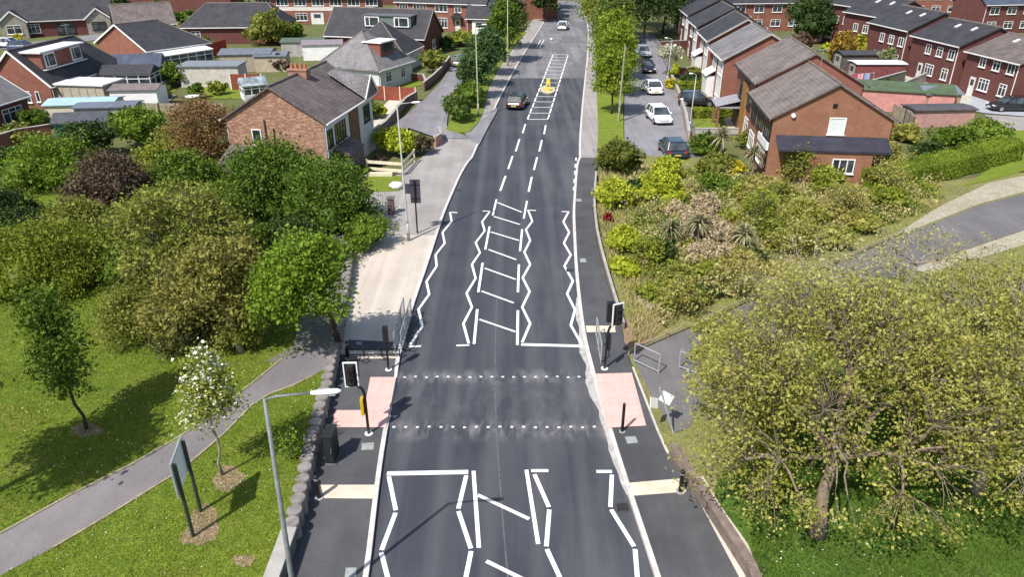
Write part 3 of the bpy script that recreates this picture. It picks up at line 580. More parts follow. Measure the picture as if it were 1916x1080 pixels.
a=at(216,203); outbuilding('white walled shed with low brown felt roof',a[0],a[1]+.8,-86,3,4.8,2.1,.35,WHITE,plain('brown_felt',(.17,.14,.14),.9,.3,2),cat='shed',name='shed')
a=at(100,232); outbuilding('cream walled garage with pale blue sheet roof',a[0],a[1]+.6,-83,3.2,6.2,2.1,.25,plain('cream_wall',(.55,.50,.38),.9,.2,2),plain('pale_blue_sheet',(.35,.50,.60),.5,.15,1))
a=at(150,240); outbuilding('grey roofed flat outbuilding in front of the pale blue one',a[0],a[1]+.8,-84,2.6,5.4,2.1,.15,CONC,plain('blue_grey_felt',(.13,.15,.19),.8,.25,2),cat='outbuilding',name='outbuilding')
a=at(95,262); outbuilding('small green shed with dark felt roof',a[0]+.6,a[1]+.8,-80,2.4,4.4,1.7,.6,plain('green_boards',(.03,.12,.085),.7,.2,2),plain('dark_felt',(.07,.075,.09),.9,.3,2),cat='shed',name='shed')
a=at(346,160); outbuilding('long pale garage with dark edged grey flat roof',a[0],a[1]+.6,-88,3.4,7.0,2.4,0,plain('pale_render_wall',(.50,.46,.42),.9,.2,2),plain('grey_felt',(.20,.22,.25),.7,.2,2),flat=True)
a=at(418,132); outbuilding('grey roofed garage behind the red fence',a[0],a[1]+1,-85,4.5,6.5,2.3,.4,plain('buff_wall',(.33,.28,.22),.9,.2,2),plain('slate_felt',(.13,.15,.18),.8,.2,2))
a=at(480,134); outbuilding('small cream shed beside the garden tree',a[0],a[1]+1,-85,3,4,2.1,.3,plain('cream_boards',(.42,.36,.26),.9,.2,2),plain('blue_felt',(.14,.17,.21),.8,.2,2),cat='shed',name='shed')
a=at(580,112); outbuilding('mauve roofed garage with white fascia behind the chimney',a[0]-1,a[1]+1,-80,3.4,5.5,2.2,.4,WHITE,plain('mauve_felt',(.22,.19,.21),.8,.2,2))
a=at(530,104); outbuilding('low green roofed outbuilding among shrubs',a[0],a[1]+1,-85,4,6,2.1,.3,CONC,plain('green_felt',(.09,.12,.09),.9,.2,2),cat='outbuilding',name='outbuilding')
a=at(452,188); c=conservatory('small white framed greenhouse beside the brick semi',a[0],a[1]+.5,-60,2.2,2.6,1.6,.8,glassy('pale_glass',(.12,.14,.15)),cat='greenhouse')
# --- near-left corner house
house('grey tiled house corner at the left edge with wide window',(*G(-190,290),-6,8,11.5,2.9,5.6),wall=BRKD,roof=TILG,barge=WHITE,wins=[('B',9.2,.7,2.6,1.4,None,2),('B',5,.7,2.2,1.4,None,2)],cat='bungalow')
# --- top-left bungalow with two front gables
h=house('wide bungalow with two small front gables and dark porch',(-88.2,134.5,-66,9,17,2.8,6.2),wall=BRKD,roof=TIL,cat='bungalow',wins=[('B',4.6,.6,2.0,1.5,None,2),('B',9.5,.2,2.8,2.0,BW,2,False)])
for yy,lb in ((2.0,'a'),(14.8,'b')):
    g=MB(); x0,x1=4.3,6.2; g.add([(x0,yy-1.9,0),(x1,yy-1.9,0),(x1,yy+1.9,0),(x0,yy+1.9,0),(x0,yy-1.9,2.7),(x1,yy-1.9,2.7),(x1,yy+1.9,2.7),(x0,yy+1.9,2.7),(x1,yy,4.3),(x0,yy,4.3)],[(0,1,5,4),(1,2,6,8,5),(2,3,7,6)]); g.build('gable_wall',plain('stone_cladding',(.30,.27,.23),.9,.3,2),h)
    g=MB(); g.add([(x1+.2,yy-2.2,2.6),(x1+.2,yy,4.45),(.8,yy,4.45),(3.3,yy-2.2,2.6),(x1+.2,yy+2.2,2.6),(3.3,yy+2.2,2.6)],[(0,1,2,3),(1,4,5,2)]); g.build('gable_roof',TIL,h)
    g=MB(); g.bar((x1+.24,yy-2.25,2.55),(x1+.24,yy,4.4),.06,.2); g.bar((x1+.24,yy,4.4),(x1+.24,yy+2.25,2.55),.06,.2); g.build('bargeboard',WHITE,h)
    window(h,'B',yy,.8,2.2,1.4,(12.4,17),WHITE if yy<5 else BW,1)
# --- other left houses
h=house('dark roofed long bungalow in the upper left middle',(-53.3,128.2,-86,9,16,2.8,5.8),wall=BRKD,roof=TIL,hip=(3,3),cat='bungalow',wins=[('B',2,.7,1.4,1.3,None,1),('B',13,.7,1.4,1.3,None,1)])
h=house('hipped roof bungalow with red brick side dormer',(-19.3,88.6,-24,8.4,7.4,2.7,6.1),wall=REND,roof=TILG,hip=(3.4,3.4),cat='bungalow',wins=[('B',2,.8,1.2,1.2,None,1),('B',5.2,.8,1,1.2,None,1)])
dm=MB(); dm.box(1.2,3.2,2.2,5.2,3.6,5.1); d=dm.build('dormer',BRK,h); boxpart(d,'dormer_roof',.8,3.5,2.0,5.4,5.11,5.25,WHITE); boxpart(d,'pane',3.18,3.25,2.7,4.7,4.0,4.9,GLASS)
h=house('hipped roof bungalow with white side wall beyond the first one',(-18.1,99,-12,8,7.4,2.7,6.0),wall=REND,roof=TIL,hip=(3.6,3.6),cat='bungalow',wins=[('B',3,.9,1.0,1.1,None,0)])
h=house('brick bungalow with white framed dormer windows and bare gable end',(-26.8,118.2,-104,8,15.5,2.9,6.2),wall=BRKD,roof=TIL,cat='bungalow',barge=CONC,wins=[('B',8,.7,2.4,1.5,None,3),('F',0,.8,1.2,1.3,None,1)])
dm=MB(); dm.box(.8,3.0,6.0,13.2,4.0,5.5); d=dm.build('dormer',plain('green_cladding',(.13,.17,.15),.8,.2,2),h); boxpart(d,'dormer_roof',.5,3.2,5.8,13.4,5.51,5.63,FELT)
for yy in (7.2,11.8):
    f=MB(); f.box(2.98,3.12,yy-1.15,yy+1.15,4.05,5.45); f.build('window_frame',WHITE,d)
    for y0_,y1_ in ((-.98,-.45),(-.32,.98)): f=MB(); f.box(3.05,3.15,yy+y0_,yy+y1_,4.2,5.3); f.build('pane',GLASS,d)
PALEW=plain('pale_panel',(.62,.56,.53),.7,.1,1)
h=house('long two storey terrace at the top with white banded windows',(-49,153,-90,8,23,5.0,8.2),wall=BRK,roof=TIL,cat='terrace',chim=[(6,0,1.2,.8,1.0),(17,0,1.2,.8,1.0)],
  wins=[('B',1.8+3.4*k,3.4,2.3,1.2,None,2,False) for k in range(7)]+[('B',1.8+6.8*k,.7,2.2,1.4,None,2) for k in range(3)],doors=[('B',4.6,1.3,2.1,REND),('B',11.6,2.4,2.1,REND,.05,'garage_door')])
boxpart(h,'wall_panel',4.0,4.06,4.5,22.5,2.5,3.2,PALEW)
h=house('two storey red brick house row with white windows and arched porch',(-20,146.2,-108,8,17.5,5.0,8.2),wall=BRK,roof=TIL,cat='terrace',chim=[(5,0,1.2,.8,1.0)],
  wins=[('B',1.6,3.3,1.7,1.2,None,2),('B',4.8,3.3,2.6,1.2,None,3),('B',9,3.3,2.4,1.3,None,2),('B',12.2,3.3,1.3,1.1,None,1),('B',15.4,3.3,2.3,1.5,None,2),('B',8.9,.6,2.4,1.7,None,3),('B',2.6,.6,2.4,1.5,None,3)],doors=[('B',12.1,1.0,2.1,REND),('B',15.4,2.5,2.1,WHITE,.05,'garage_door')])
m=MB(); m.add([(4,11,2.4),(5.1,11,2.4),(5.1,13.2,2.4),(4,13.2,2.4),(5.1,12.1,3.4),(4,12.1,3.4)],[(0,1,4,5),(2,3,5,4),(1,2,4)]); m.build('porch',TIL,h)
h=house('brick house with white garage door beside the main road trees',(-7.4,139,-98,8,7.5,2.9,5.8),wall=BRKD,roof=TIL,doors=[('B',2.4,2.8,2.2,WHITE,.05,'garage_door')],wins=[('B',5.8,.8,1.6,1.2,None,1)])
h=house('far brick house with pale bay beside the distant verge',(1.6,160,-80,8,7,5,7.6),wall=BRK,roof=TIL,wins=[('N',0,3,1.6,1.2,None,1),('B',3,3,1.6,1.2,None,1)])
far=[(-120,165,-86,9,22,5,8,'far terrace at the top left corner with dark roof'),(-84,172,-92,8,24,5,8,'far dark roofed terrace left of the orange tree'),(-50,190,-90,8,26,5,8.2,'farthest terrace roof at the top behind the white banded one'),(-16,186,-96,8,14,5,8,'farthest brick pair of houses left of the main road')]
for x,y,r,W_,L_,he,hr,lb in far: house(lb,(x,y,r,W_,L_,he,hr),wall=BRKD,roof=TIL,cat='terrace',chim=[(4,0,1.1,.7,1),(L_-5,0,1.1,.7,1)],wins=[('B',2+3.4*k,3.2,1.8,1.2,None,1) for k in range(int(L_/3.6))])
h=house('dark brick bungalow behind the purple tree top left',(-66,128,-60,8,9,2.8,5.6),wall=BRKD,roof=TILP,cat='bungalow')
# --- right terrace (staggered units)
GR='staggered brick terrace units on the right'
ROOFW=tiles('weathered_brown_tiles',(.12,.098,.092),(.165,.14,.13),.33,.55)
h=house('nearest end unit of the right terrace with broad orange brick gable',(23.7,53.8,-6.5,8.5,8.9,5,7.45),wall=BRKO,roof=ROOFW,group=GR,gut=BLACK,front=None,
  wins=[('N',.35,3.75,1.2,1.25,None,0,False,None,plain('white_blind',(.62,.66,.68),.5,.12,6)),('A',1.4,3.0,2.0,1.2,BW,2),('A',4.2,3.0,2.2,1.2,BW,2),('A',7.0,3.0,1.8,1.2,BW,2),('A',2.5,.7,2.6,1.5,None,3),('A',6.6,.7,2.0,1.4,None,2)])
m=MB(); m.box(-4.45,-4.28,.1,3.6,2.35,2.95); m.build('white_panel',WHITE,h)
m=MB(); m.add([(-3.9,-.02,3.6),(4.1,-.02,3.6),(4.1,-1.5,2.9),(-3.9,-1.5,2.9)],[(0,3,2,1)]); m.add([(-3.9,-.02,3.5),(4.1,-.02,3.5),(4.1,-1.5,2.8),(-3.9,-1.5,2.8)],[(0,1,2,3)]); m.add([(-3.9,-1.5,2.9),(4.1,-1.5,2.9),(4.1,-1.5,2.74),(-3.9,-1.5,2.74)],[(0,3,2,1)]); m.build('lean_to_roof',plain('navy_felt',(.032,.032,.05),.6,.3,1.5),h)
m=MB(); m.box(-1.6,2.9,-1.4,-.02,0,2.78); w_=m.build('lean_to_wall',BRKO,h); window(h,'N',.9,.6,1.6,1.1,(0,0),None,2,False).location=(.9,-1.4,1.2)
m=MB(); m.tube([(-2.9,-.2,5.1),(-2.9,-.03,5.1)],.16,10); m.build('wall_light',WHITE,h); m=MB(); m.box(-.2,.12,-.05,-.01,5.7,6.0); m.build('vent',BLACK,h)
h=house('second unit of the right terrace with timber clad porch',(25.2,62.9,-6,8.6,9.6,5.75,8.15),wall=BRK,roof=ROOFW,group=GR,gut=BLACK,wins=[('A',2,3.0,2.4,1.3,BW,3),('A',6,3.0,2.4,1.3,BW,3),('A',2,.7,2.2,1.4,None,2)],doors=[('A',6.8,1,2.1,DOORB)])
m=MB(); m.box(-4.5,-4.25,3.2,5.2,.1,4.9); m.build('timber_panel',plain('amber_cladding',(.30,.15,.05),.7,.3,2),h)
m=MB(); m.add([(-4.3,5.6,2.9),(-4.3,8.8,2.9),(-6.6,8.8,2.3),(-6.6,5.6,2.3)],[(0,1,2,3)]); m.box(-6.5,-4.3,5.7,8.7,2.15,2.28); m.build('porch_roof',plain('lead_grey',(.30,.29,.32),.6,.2,2),h)
for yy in (5.8,8.4): m=MB(); m.box(-6.4,-6.2,yy,yy+.2,0,2.15); m.build('porch_post',BRK,h)
for k,(p,lb,rf,wl) in enumerate([((26.9,79.6,-4.4,8.8,8.6,5,7.5),'third unit of the right terrace with white framed oriel windows',TILG,BRK),((28.3,92.8,-5,8.4,8.6,5,7.4),'fourth unit of the right terrace with white bay fronts',TIL,BRK),
   ((29.9,105,-4,8.8,9,5.1,7.4),'fifth unit of the right terrace, narrow dark roof',TIL,BRKD),((31.6,118.5,-4,8.8,9,5.1,7.4),'sixth unit of the right terrace, second from the far end',TIL,BRKD),((33.4,132,-4,8.8,9,5.1,7.4),'farthest unit of the right terrace near the dark trees',TIL,BRKD)]):
    h=house(lb,p,wall=wl,roof=rf,group=GR,barge=CONC if k<2 else None,wins=[('A',1.8,3.0,1.9,1.4,None,1),('A',5.4,3.0,1.9,1.4,None,1),('A',2,.7,2.0,1.4,None,2)]+([('N',2.2,5.4,.9,.8,None,1,False)] if k==0 else []),doors=[('A',6.6,1,2.1,REND)])
    m=MB(); m.box(-4.45-p[3]/2+4.4,-4.2-p[3]/2+4.4,.4,3.2,.2,4.8) ; m.build('white_panel',REND,h)
    if k<2:
        b=MB(); x0=-p[3]/2; b.box(x0-.9,x0-.02,4.2,7.0,0,2.3); b.add([(x0,4.0,3.0),(x0,7.2,3.0),(x0-1.1,7.2,2.35),(x0-1.1,4.0,2.35)],[(0,1,2,3)]); b.build('bay',REND,h)
# --- dark red terrace right back
GB='dark red terrace with stepped roofs on the far right'
def dark(p,lb,rf=TIL,**k): 
    return house(lb,p,wall=BRKD,roof=rf,group=GB,wins=[('A',1.2,3.3,1.1,1.1,None,1,False),('A',3.4,3.3,1.1,1.1,None,1),('A',5.6,3.3,1.0,1.1,None,1,False),('A',1.6,.9,1.1,1.3,None,1),('A',4.6,.9,1.6,1.3,None,2)],doors=[('A',6.4,.9,2.0,REND)],**k)
hs=[dark((57,122,16,8.4,9,6.2,8.4),'farthest unit of the dark red terrace, smallest roof'),
 dark((56.2,109.6,14,8.2,8.5,5.9,7.9),'dark red unit with white windows behind the orange shrubs'),
 dark((54.9,98.6,6,8.4,9.2,5.5,7.5),'middle unit of the dark red terrace with roof lights'),
 dark((56.0,88.4,6,8.4,9.2,5.1,7.0),'dark red unit with tall rows of small white windows'),
 dark((57.6,79.2,6.3,8.8,8.4,4.7,6.5),'two tone roofed unit above the arched carport',TILP)]
for h in hs[1:]:
    hh=h['ridge_z']; sl=h['pitch']
    for yy in (2.5,5.5): m=MB(); m.bar((-1.6,yy,hh-1.6*sl+.1),(-.9,yy,hh-.9*sl+.1),.35,.12); m.build('roof_light',FELTL,h)
dark((62,70.5,10,9,9,5.1,7.1),'nearest dark red unit cut by the right edge')
m=empty('carport',(*G(1800,150),0),R(20),'curved grey roofed carport on the dark red terrace','carport')
mm=MB(); pts=[(-3+6*k/10,1.0*math.sin(math.pi*k/10)) for k in range(11)]
for (x0,z0),(x1,z1) in zip(pts[:-1],pts[1:]): mm.add([(x0,0,2.3+z0),(x1,0,2.3+z1),(x1,3.2,2.3+z1),(x0,3.2,2.3+z0),(x0,0,2.25+z0),(x1,0,2.25+z1),(x1,3.2,2.25+z1),(x0,3.2,2.25+z0)],[(3,2,1,0),(4,5,6,7),(0,1,5,4),(2,3,7,6)])
mm.build('roof',plain('grey_sheet',(.28,.28,.29),.6,.2,2),m)
for x in (-2.9,2.9): q=MB(); q.box(x-.06,x+.06,0,.12,0,2.35); q.build('post',WHITE,m)
a=at(1812,208); outbuilding('green felt roofed garage with pink side wall',a[0]-2.2,a[1]+.4,72,5.2,9.5,2.2,.5,plain('pink_render',(.52,.24,.22),.9,.2,2),plain('moss_felt',(.075,.11,.06),.9,.25,1.5))
a=at(1722,212); outbuilding('small brick garage with grey roof and white fascia',a[0],a[1]+1.2,-88,3.2,3.6,2.1,.5,plain('tan_brick',(.42,.27,.17),.9,.3,3),plain('slate_blue_felt',(.15,.17,.2),.8,.2,2),cat='shed',name='shed')
a=at(1700,236); outbuilding('low dark felt shed behind the orange shrubs',a[0],a[1]+.6,-86,2.4,6.0,1.7,.1,plain('dull_pink_wall',(.42,.24,.22),.9,.2,2),plain('charcoal_felt',(.08,.075,.085),.9,.3,2),cat='shed',name='shed')
a=at(1600,152); outbuilding('long low shed with white roof edge in the back yards',a[0],a[1]+1.5,-90,2.6,6,2.1,.1,plain('maroon_wall',(.2,.06,.06),.9,.3,2),FELTL,cat='shed',name='shed')
a=at(1590,140); outbuilding('dark roofed shed with pale doors behind the brick gable',a[0],a[1]+4.5,-88,3,7,2.1,.3,plain('dark_boards',(.10,.08,.08),.9,.3,2),plain('black_felt',(.05,.05,.06),.9,.3,2),cat='shed',name='shed')
farR=[(38.5,143,-84,8,15,5,7.8,'far terrace with blue solar panels right of the dark trees'),(70,168,-92,8,30,5,8,'far long terrace with white fascia at the top right'),(104,160,-84,8,22,5,8,'pale windowed far house in the top right corner'),(82,140,-80,8,16,5,7.6,'blue grey roofed terrace behind the dark red one'),(50,196,-90,8,36,5,8,'farthest terrace roofs on the right skyline'),(100,120,-70,8,14,5,7.4,'dark roofed terrace near the right edge behind the others')]
for k,(x,y,r,W_,L_,he,hr,lb) in enumerate(farR):
    h=house(lb,(x,y,r,W_,L_,he,hr),wall=BRK if k!=3 else BRKD,roof=SLATEB if k==3 else TIL,cat='terrace',chim=[(4,0,1.1,.7,1)],wins=[('B',2+3.4*j,3.2,1.8,1.2,None,1) for j in range(int(L_/3.6))]+[('B',2+3.4*j,.8,1.8,1.2,None,1) for j in range(int(L_/3.6))])
    if k==0:
        for yy in (1.5,8,13):
            sp=MB(); 
            for i in range(4):
                for j in range(2): sp.bar((1.3+j*1.25,yy+i*1.05,7.3-j*.94),(2.4+j*1.25,yy+i*1.05,6.47-j*.94),.95,.05,up=(.6,0,.8))
            sp.build('solar_panel',plain('solar_blue',(.015,.06,.22),.15,.3,2,spec=.8),h)
# ---------------------------------------------------------------- vegetation
def leaf_mesh(name,c,sz,var,mt,rng,up=.5,asp=.6,core=None):
    "many small leaf faces (bent diamonds) as one mesh; var drives leaf colour"
    n=len(c); nrm=rng.normal(size=(n,3)); nrm[:,2]+=up; nrm/=np.linalg.norm(nrm,axis=1)[:,None]
    t=np.cross(nrm,rng.normal(size=(n,3))); t/=np.linalg.norm(t,axis=1)[:,None]+1e-9; b=np.cross(nrm,t)
    s=(sz*(.5+1.1*rng.random(n)**1.6))[:,None]
    v=np.stack([c-t*s,c+b*s*asp+nrm*s*.15,c+t*s,c-b*s*asp+nrm*s*.15],1).reshape(-1,3)
    nf=n; loops=np.arange(4*n); pv=np.repeat(var,4)
    if core is not None:
        cv,cf,cvar=core; loops=np.concatenate([loops,(cf+4*n).ravel()]); v=np.vstack([v,cv]); nf+=len(cf); pv=np.concatenate([pv,np.full(len(cv),cvar)])
    me=D.meshes.new(name); me.vertices.add(len(v)); me.vertices.foreach_set('co',v.astype('f').ravel())
    me.loops.add(4*nf); me.loops.foreach_set('vertex_index',loops.astype('i')); me.polygons.add(nf)
    me.polygons.foreach_set('loop_start',np.arange(0,4*nf,4,dtype='i')); me.polygons.foreach_set('loop_total',np.full(nf,4,dtype='i'))
    me.materials.append(mt); at_=me.attributes.new('var','FLOAT','POINT'); at_.data.foreach_set('value',np.clip(pv,0,1).astype('f'))
    me.update(calc_edges=True); me.validate(); return me
def sphere_quads(c,r,rng,nu=14,nv=8,jit=.18):
    V=[];Fq=[]
    for j in range(nv+1):
        ph=math.pi*j/nv
        for i in range(nu):
            th=2*math.pi*i/nu; q=1+rng.uniform(-jit,jit)
            V.append((c[0]+r[0]*q*math.sin(ph)*math.cos(th),c[1]+r[1]*q*math.sin(ph)*math.sin(th),c[2]+r[2]*q*math.cos(ph)))
    for j in range(nv):
        for i in range(nu): Fq.append((j*nu+i,(j+1)*nu+i,(j+1)*nu+(i+1)%nu,j*nu+(i+1)%nu))
    return np.array(V),np.array(Fq)
def samp(blobs,n,rng,lo=.45):
    "points inside a set of ellipsoids, denser towards their surface"
    vol=np.array([b[3]*b[4]*b[5] for b in blobs]); k=rng.choice(len(blobs),n,p=vol/vol.sum()); B=np.array(blobs)[k]
    d=rng.normal(size=(n,3)); d/=np.linalg.norm(d,axis=1)[:,None]; d[:,2]=np.where(d[:,2]<-.5,-d[:,2],d[:,2])
    r=(lo**3+(1-lo**3)*rng.random(n))**(1/3)
    return B[:,:3]+d*r[:,None]*B[:,3:]
def branches(tr,targets,rng,r0,levels=(5,5),mt=None,trunk_top=.4,lean=(0,0),thin=.02,sides=5):
    "trunk and boughs reaching out to the leaf clumps, as one MB"
    m=MB(); T=np.array(targets); base=np.array([0,0,0.]); cen=T.mean(0); zlo,zhi=T[:,2].min(),T[:,2].max()
    fork=np.array([cen[0]*.35+lean[0],cen[1]*.35+lean[1],max(.5,zlo+(cen[2]-zlo)*trunk_top)])
    p=lambda a,b,s,bow=.12:[a+(b-a)*t+np.array([rng.normal()*bow*.5,rng.normal()*bow*.5,bow*math.sin(math.pi*t)])*np.linalg.norm(b-a)*(0 if t in(0,1) else 1)*.6 for t in np.linspace(0,1,s)]
    m.tube(p(base,fork,6,.06),[r0*1.35]+list(np.linspace(r0,r0*.72,5)),9)
    def km(P,k):
        C=P[rng.choice(len(P),min(k,len(P)),replace=False)]
        for _ in range(5):
            a=np.argmin(((P[:,None]-C[None])**2).sum(2),1); C=np.array([P[a==i].mean(0) if (a==i).any() else C[i] for i in range(len(C))])
        return a,C
    def rec(o,P,lv,r):
        if lv>=len(levels) or len(P)<=3:
            for q in P: m.tube(p(o,q,4,.15),[r*.5,r*.4,thin,thin*.6],3 if r<.05 else 4,cap=False)
            return
        a,C=km(P,levels[lv])
        for i,c in enumerate(C):
            S=P[a==i]
            if len(S)==0: continue
            e=o+(c-o)*.62; rr=max(thin*1.5,r*.5*(len(S)/len(P)*len(C))**.3); m.tube(p(o,e,5,.14),np.linspace(r*.8,rr,5),sides,cap=False); rec(e,S,lv+1,rr)
    rec(fork,T,0,r0*.7)
    return m
def tree(label,base,z0,blobs,nt_,lpt,ls,leafm,barkm=BARK,r0=.12,cl=.35,seed=1,cat='tree',name='tree',group=None,lo=.45,up=.5,levels=(5,5),thin=.012,lean=(0,0),flowers=None,vb=.5,trunk_top=.4,density_var=.6):
    rng=np.random.default_rng(seed); root=empty(name,(base[0],base[1],z0),0,label,cat,group)
    T=samp(blobs,nt_,rng,lo); m=branches(None,T,rng,r0,levels,lean=lean,thin=thin,trunk_top=trunk_top); m.build('trunk',barkm,root,smooth=True)
    k=np.repeat(np.arange(nt_),rng.poisson(lpt,nt_)); cs=cl*rng.uniform(.6,1.4,nt_)
    L=T[k]+rng.normal(size=(len(k),3))*cs[k][:,None]*np.array([1,1,.7]); L[:,2]=np.maximum(L[:,2],.05)
    v=(rng.random(nt_)*density_var)[k]+rng.random(len(k))*(1-density_var)+(vb-.5)
    me=leaf_mesh('crown',L,np.full(len(L),ls),v,leafm,rng,up); o=D.objects.new('crown',me); COL.objects.link(o); o.parent=root
    if flowers:
        fm,fn,fs=flowers; kk=rng.integers(0,nt_,fn); q=T[kk]+rng.normal(size=(fn,3))*cl*.8; q[:,2]+=.1
        me=leaf_mesh('blossom',q,np.full(fn,fs),rng.random(fn),fm,rng,1.2,.9); o=D.objects.new('blossom',me); COL.objects.link(o); o.parent=root
    return root
def bush(label,px,py,rpx,rz=.9,kind=None,n=None,ls=None,z0=0.05,seed=1,cat='bush',name='bush',group=None,squash=1.,core=True,ry=1.,nb=8,up=.4,extra=None,spread=.64,cf=.66):
    "rounded shrub whose middle shows at the photo point; several lobes of leaves over a leafy core"
    rng=np.random.default_rng(seed+1000)
    z=1.
    for _ in range(6):
        x,y=G(px,py,z); r=rpx*dep(y,z)/FPX; z=z0+r*rz*.75
    d=dep(y,z); ls=ls or max(.055,d/FPX*2.6)
    blobs=[(0,0,z-z0,r*.72,r*.72*ry,r*rz*.8)]
    for i in range(nb):
        t=2*math.pi*(i+rng.random()*.6)/nb; q=r*rng.uniform(.26,.5); blobs.append((math.cos(t)*r*spread,math.sin(t)*r*spread*ry,(z-z0)*rng.uniform(.55,1.4),q,q,q*rz*rng.uniform(.8,1.2)))
    A=sum(4*b[3]*b[5]*3 for b in blobs); n=n or int(min(30000,A/(ls*ls)*.95))
    C=samp(blobs,max(12,n//28),rng,.75); sh=rng.random(len(C))<.16; cc=np.array([0,0,z-z0]); C=np.where(sh[:,None],cc+(C-cc)*(1+.3*rng.random(len(C)))[:,None],C); wq=rng.gamma(1.3,1,len(C))+.12; k=rng.choice(len(C),n,p=wq/wq.sum()); L=C[k]+rng.normal(size=(n,3))*np.array([1,1,.8])*r*.1*spread/.55; L[:,2]=np.maximum(L[:,2],.03)
    if extra is not None: pass
    v=rng.random(len(C))[k]*.7+rng.random(n)*.3
    cr=None
    if core:
        V=[];Fc=[]
        for b in blobs:
            cv,cf_=sphere_quads(b[:3],(b[3]*cf,b[4]*cf,b[5]*cf),rng,12,7,.12); cv[:,2]=np.maximum(cv[:,2],0.0); Fc.append(cf_+sum(len(q) for q in V)); V.append(cv)
        cr=(np.vstack(V),np.vstack(Fc),.3)
    me=leaf_mesh(name,L,np.full(n,ls),v,kind,rng,up,core=cr); o=D.objects.new(name,me); COL.objects.link(o); o.location=(x,y,z0)
    return tag(o,label,cat,group)
def rg(*c): return c
LBRI=leaf_mat('leaf_bright',[(.07,.125,.010),(.14,.22,.018),(.24,.33,.035)],.3)
LMID=leaf_mat('leaf_mid',[(.045,.09,.009),(.10,.16,.014),(.19,.255,.03)],.25)
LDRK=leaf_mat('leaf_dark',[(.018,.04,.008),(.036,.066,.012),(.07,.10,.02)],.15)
LYEL=leaf_mat('leaf_yellowgreen',[(.12,.16,.018),(.23,.27,.028),(.38,.39,.06)],.3)
LLIM=leaf_mat('leaf_lime',[(.20,.25,.018),(.38,.43,.03),(.55,.56,.06)],.3)
LGOLD=leaf_mat('leaf_gold',[(.36,.30,.02),(.55,.48,.03),(.70,.64,.06)],.3)
LORG=leaf_mat('leaf_orange',[(.22,.13,.02),(.34,.22,.03),(.40,.30,.05)],.25)
LOLI=leaf_mat('leaf_olive',[(.11,.125,.022),(.195,.215,.036),(.34,.35,.068)],.3)
LSCR=leaf_mat('leaf_scrub',[(.20,.18,.05),(.33,.30,.075),(.50,.44,.17)],.3)
LHAW=leaf_mat('leaf_hawthorn',[(.17,.17,.035),(.32,.32,.06),(.55,.50,.17)],.35)
LBRN=leaf_mat('leaf_brown',[(.06,.035,.022),(.10,.06,.04),(.17,.11,.07)],.15)
LPUR=leaf_mat('leaf_purple',[(.05,.036,.024),(.10,.066,.042),(.17,.12,.07)],.15)
LRED=leaf_mat('leaf_red',[(.10,.01,.012),(.2,.02,.02),(.28,.05,.03)],.2)
LDRY=leaf_mat('leaf_dry',[(.30,.22,.13),(.46,.37,.23),(.62,.52,.36)],.25)
LTEAL=leaf_mat('leaf_bluegreen',[(.02,.06,.03),(.035,.09,.045),(.06,.13,.06)],.15)
FLW=leaf_mat('blossom_white',[(.75,.75,.55),(.85,.85,.72),(.9,.9,.8)],.3)
# left park mass
B=bush
B('bright green rounded bush at the back left of the park',105,312,84,.75,LBRI,seed=1,name='bush')
B('large purple brown bush in the middle of the left thicket',205,348,78,.9,LPUR,seed=2,cf=.7)
B('small dark evergreen mass at the left edge behind the round bushes',8,390,50,.8,LDRK,seed=3)
B('big yellow green rounded bush at the left edge of the park',85,492,112,.72,leaf_mat('leaf_yg2',[(.09,.13,.010),(.17,.21,.018),(.29,.32,.035)],.3),seed=4)
B('mid green bush in front of the brick semi gable',345,330,62,.9,LMID,seed=5)
B('bright green bush beside the small green shed',258,238,48,.9,LBRI,seed=7)
B('dense dark green bush left of the tall pavement hedge',510,345,98,.95,leaf_mat('leaf_deep',[(.04,.085,.008),(.08,.14,.012),(.15,.22,.022)],.2),seed=8)
B('dense green bush bulging to the footway below the brick semi',620,375,84,1.0,leaf_mat('leaf_deep2',[(.045,.09,.008),(.085,.15,.013),(.15,.22,.025)],.2),seed=9)
B('light green shrub overhanging the pale pavement',682,436,46,.8,LBRI,seed=10,z0=.1)
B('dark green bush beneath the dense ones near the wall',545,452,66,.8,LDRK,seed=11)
B('green ivy like mound at the foot of the light green tree',620,480,42,.7,LMID,seed=12)
B('dark green bush behind the olive tree',430,400,70,.9,LMID,seed=13)
B('green bush with yellowish tips between purple and olive crowns',310,300,50,.9,LYEL,seed=14)
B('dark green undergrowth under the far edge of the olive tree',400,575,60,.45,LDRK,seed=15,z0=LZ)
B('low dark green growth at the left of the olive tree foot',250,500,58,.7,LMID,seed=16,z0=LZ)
B('dark shrubbery at the left edge between round bushes',20,300,36,.8,LDRK,seed=17)
def T_(label,bpx,bpy,z0,blobs,nt_,lpt,ls,lm,**k):
    b=G(bpx,bpy,z0) if bpx is not None else k.pop('xy'); return tree(label,b,z0,blobs,nt_,lpt,ls,lm,**k)
T_('olive brown sparse tree with pale branches, left of centre in the park',360,560,LZ,[(0,0,4.0,2.9,2.7,2.0),(-2.2,.8,3.4,1.9,1.8,1.7),(2.2,-.4,3.2,1.9,1.8,1.7),(.3,-1.6,2.6,2.0,1.7,1.6),(-1.6,-1.4,1.8,1.5,1.4,1.3)],420,42,.085,LOLI,r0=.16,cl=.27,seed=31,levels=(6,6),barkm=BARKL,lo=.35,thin=.02)
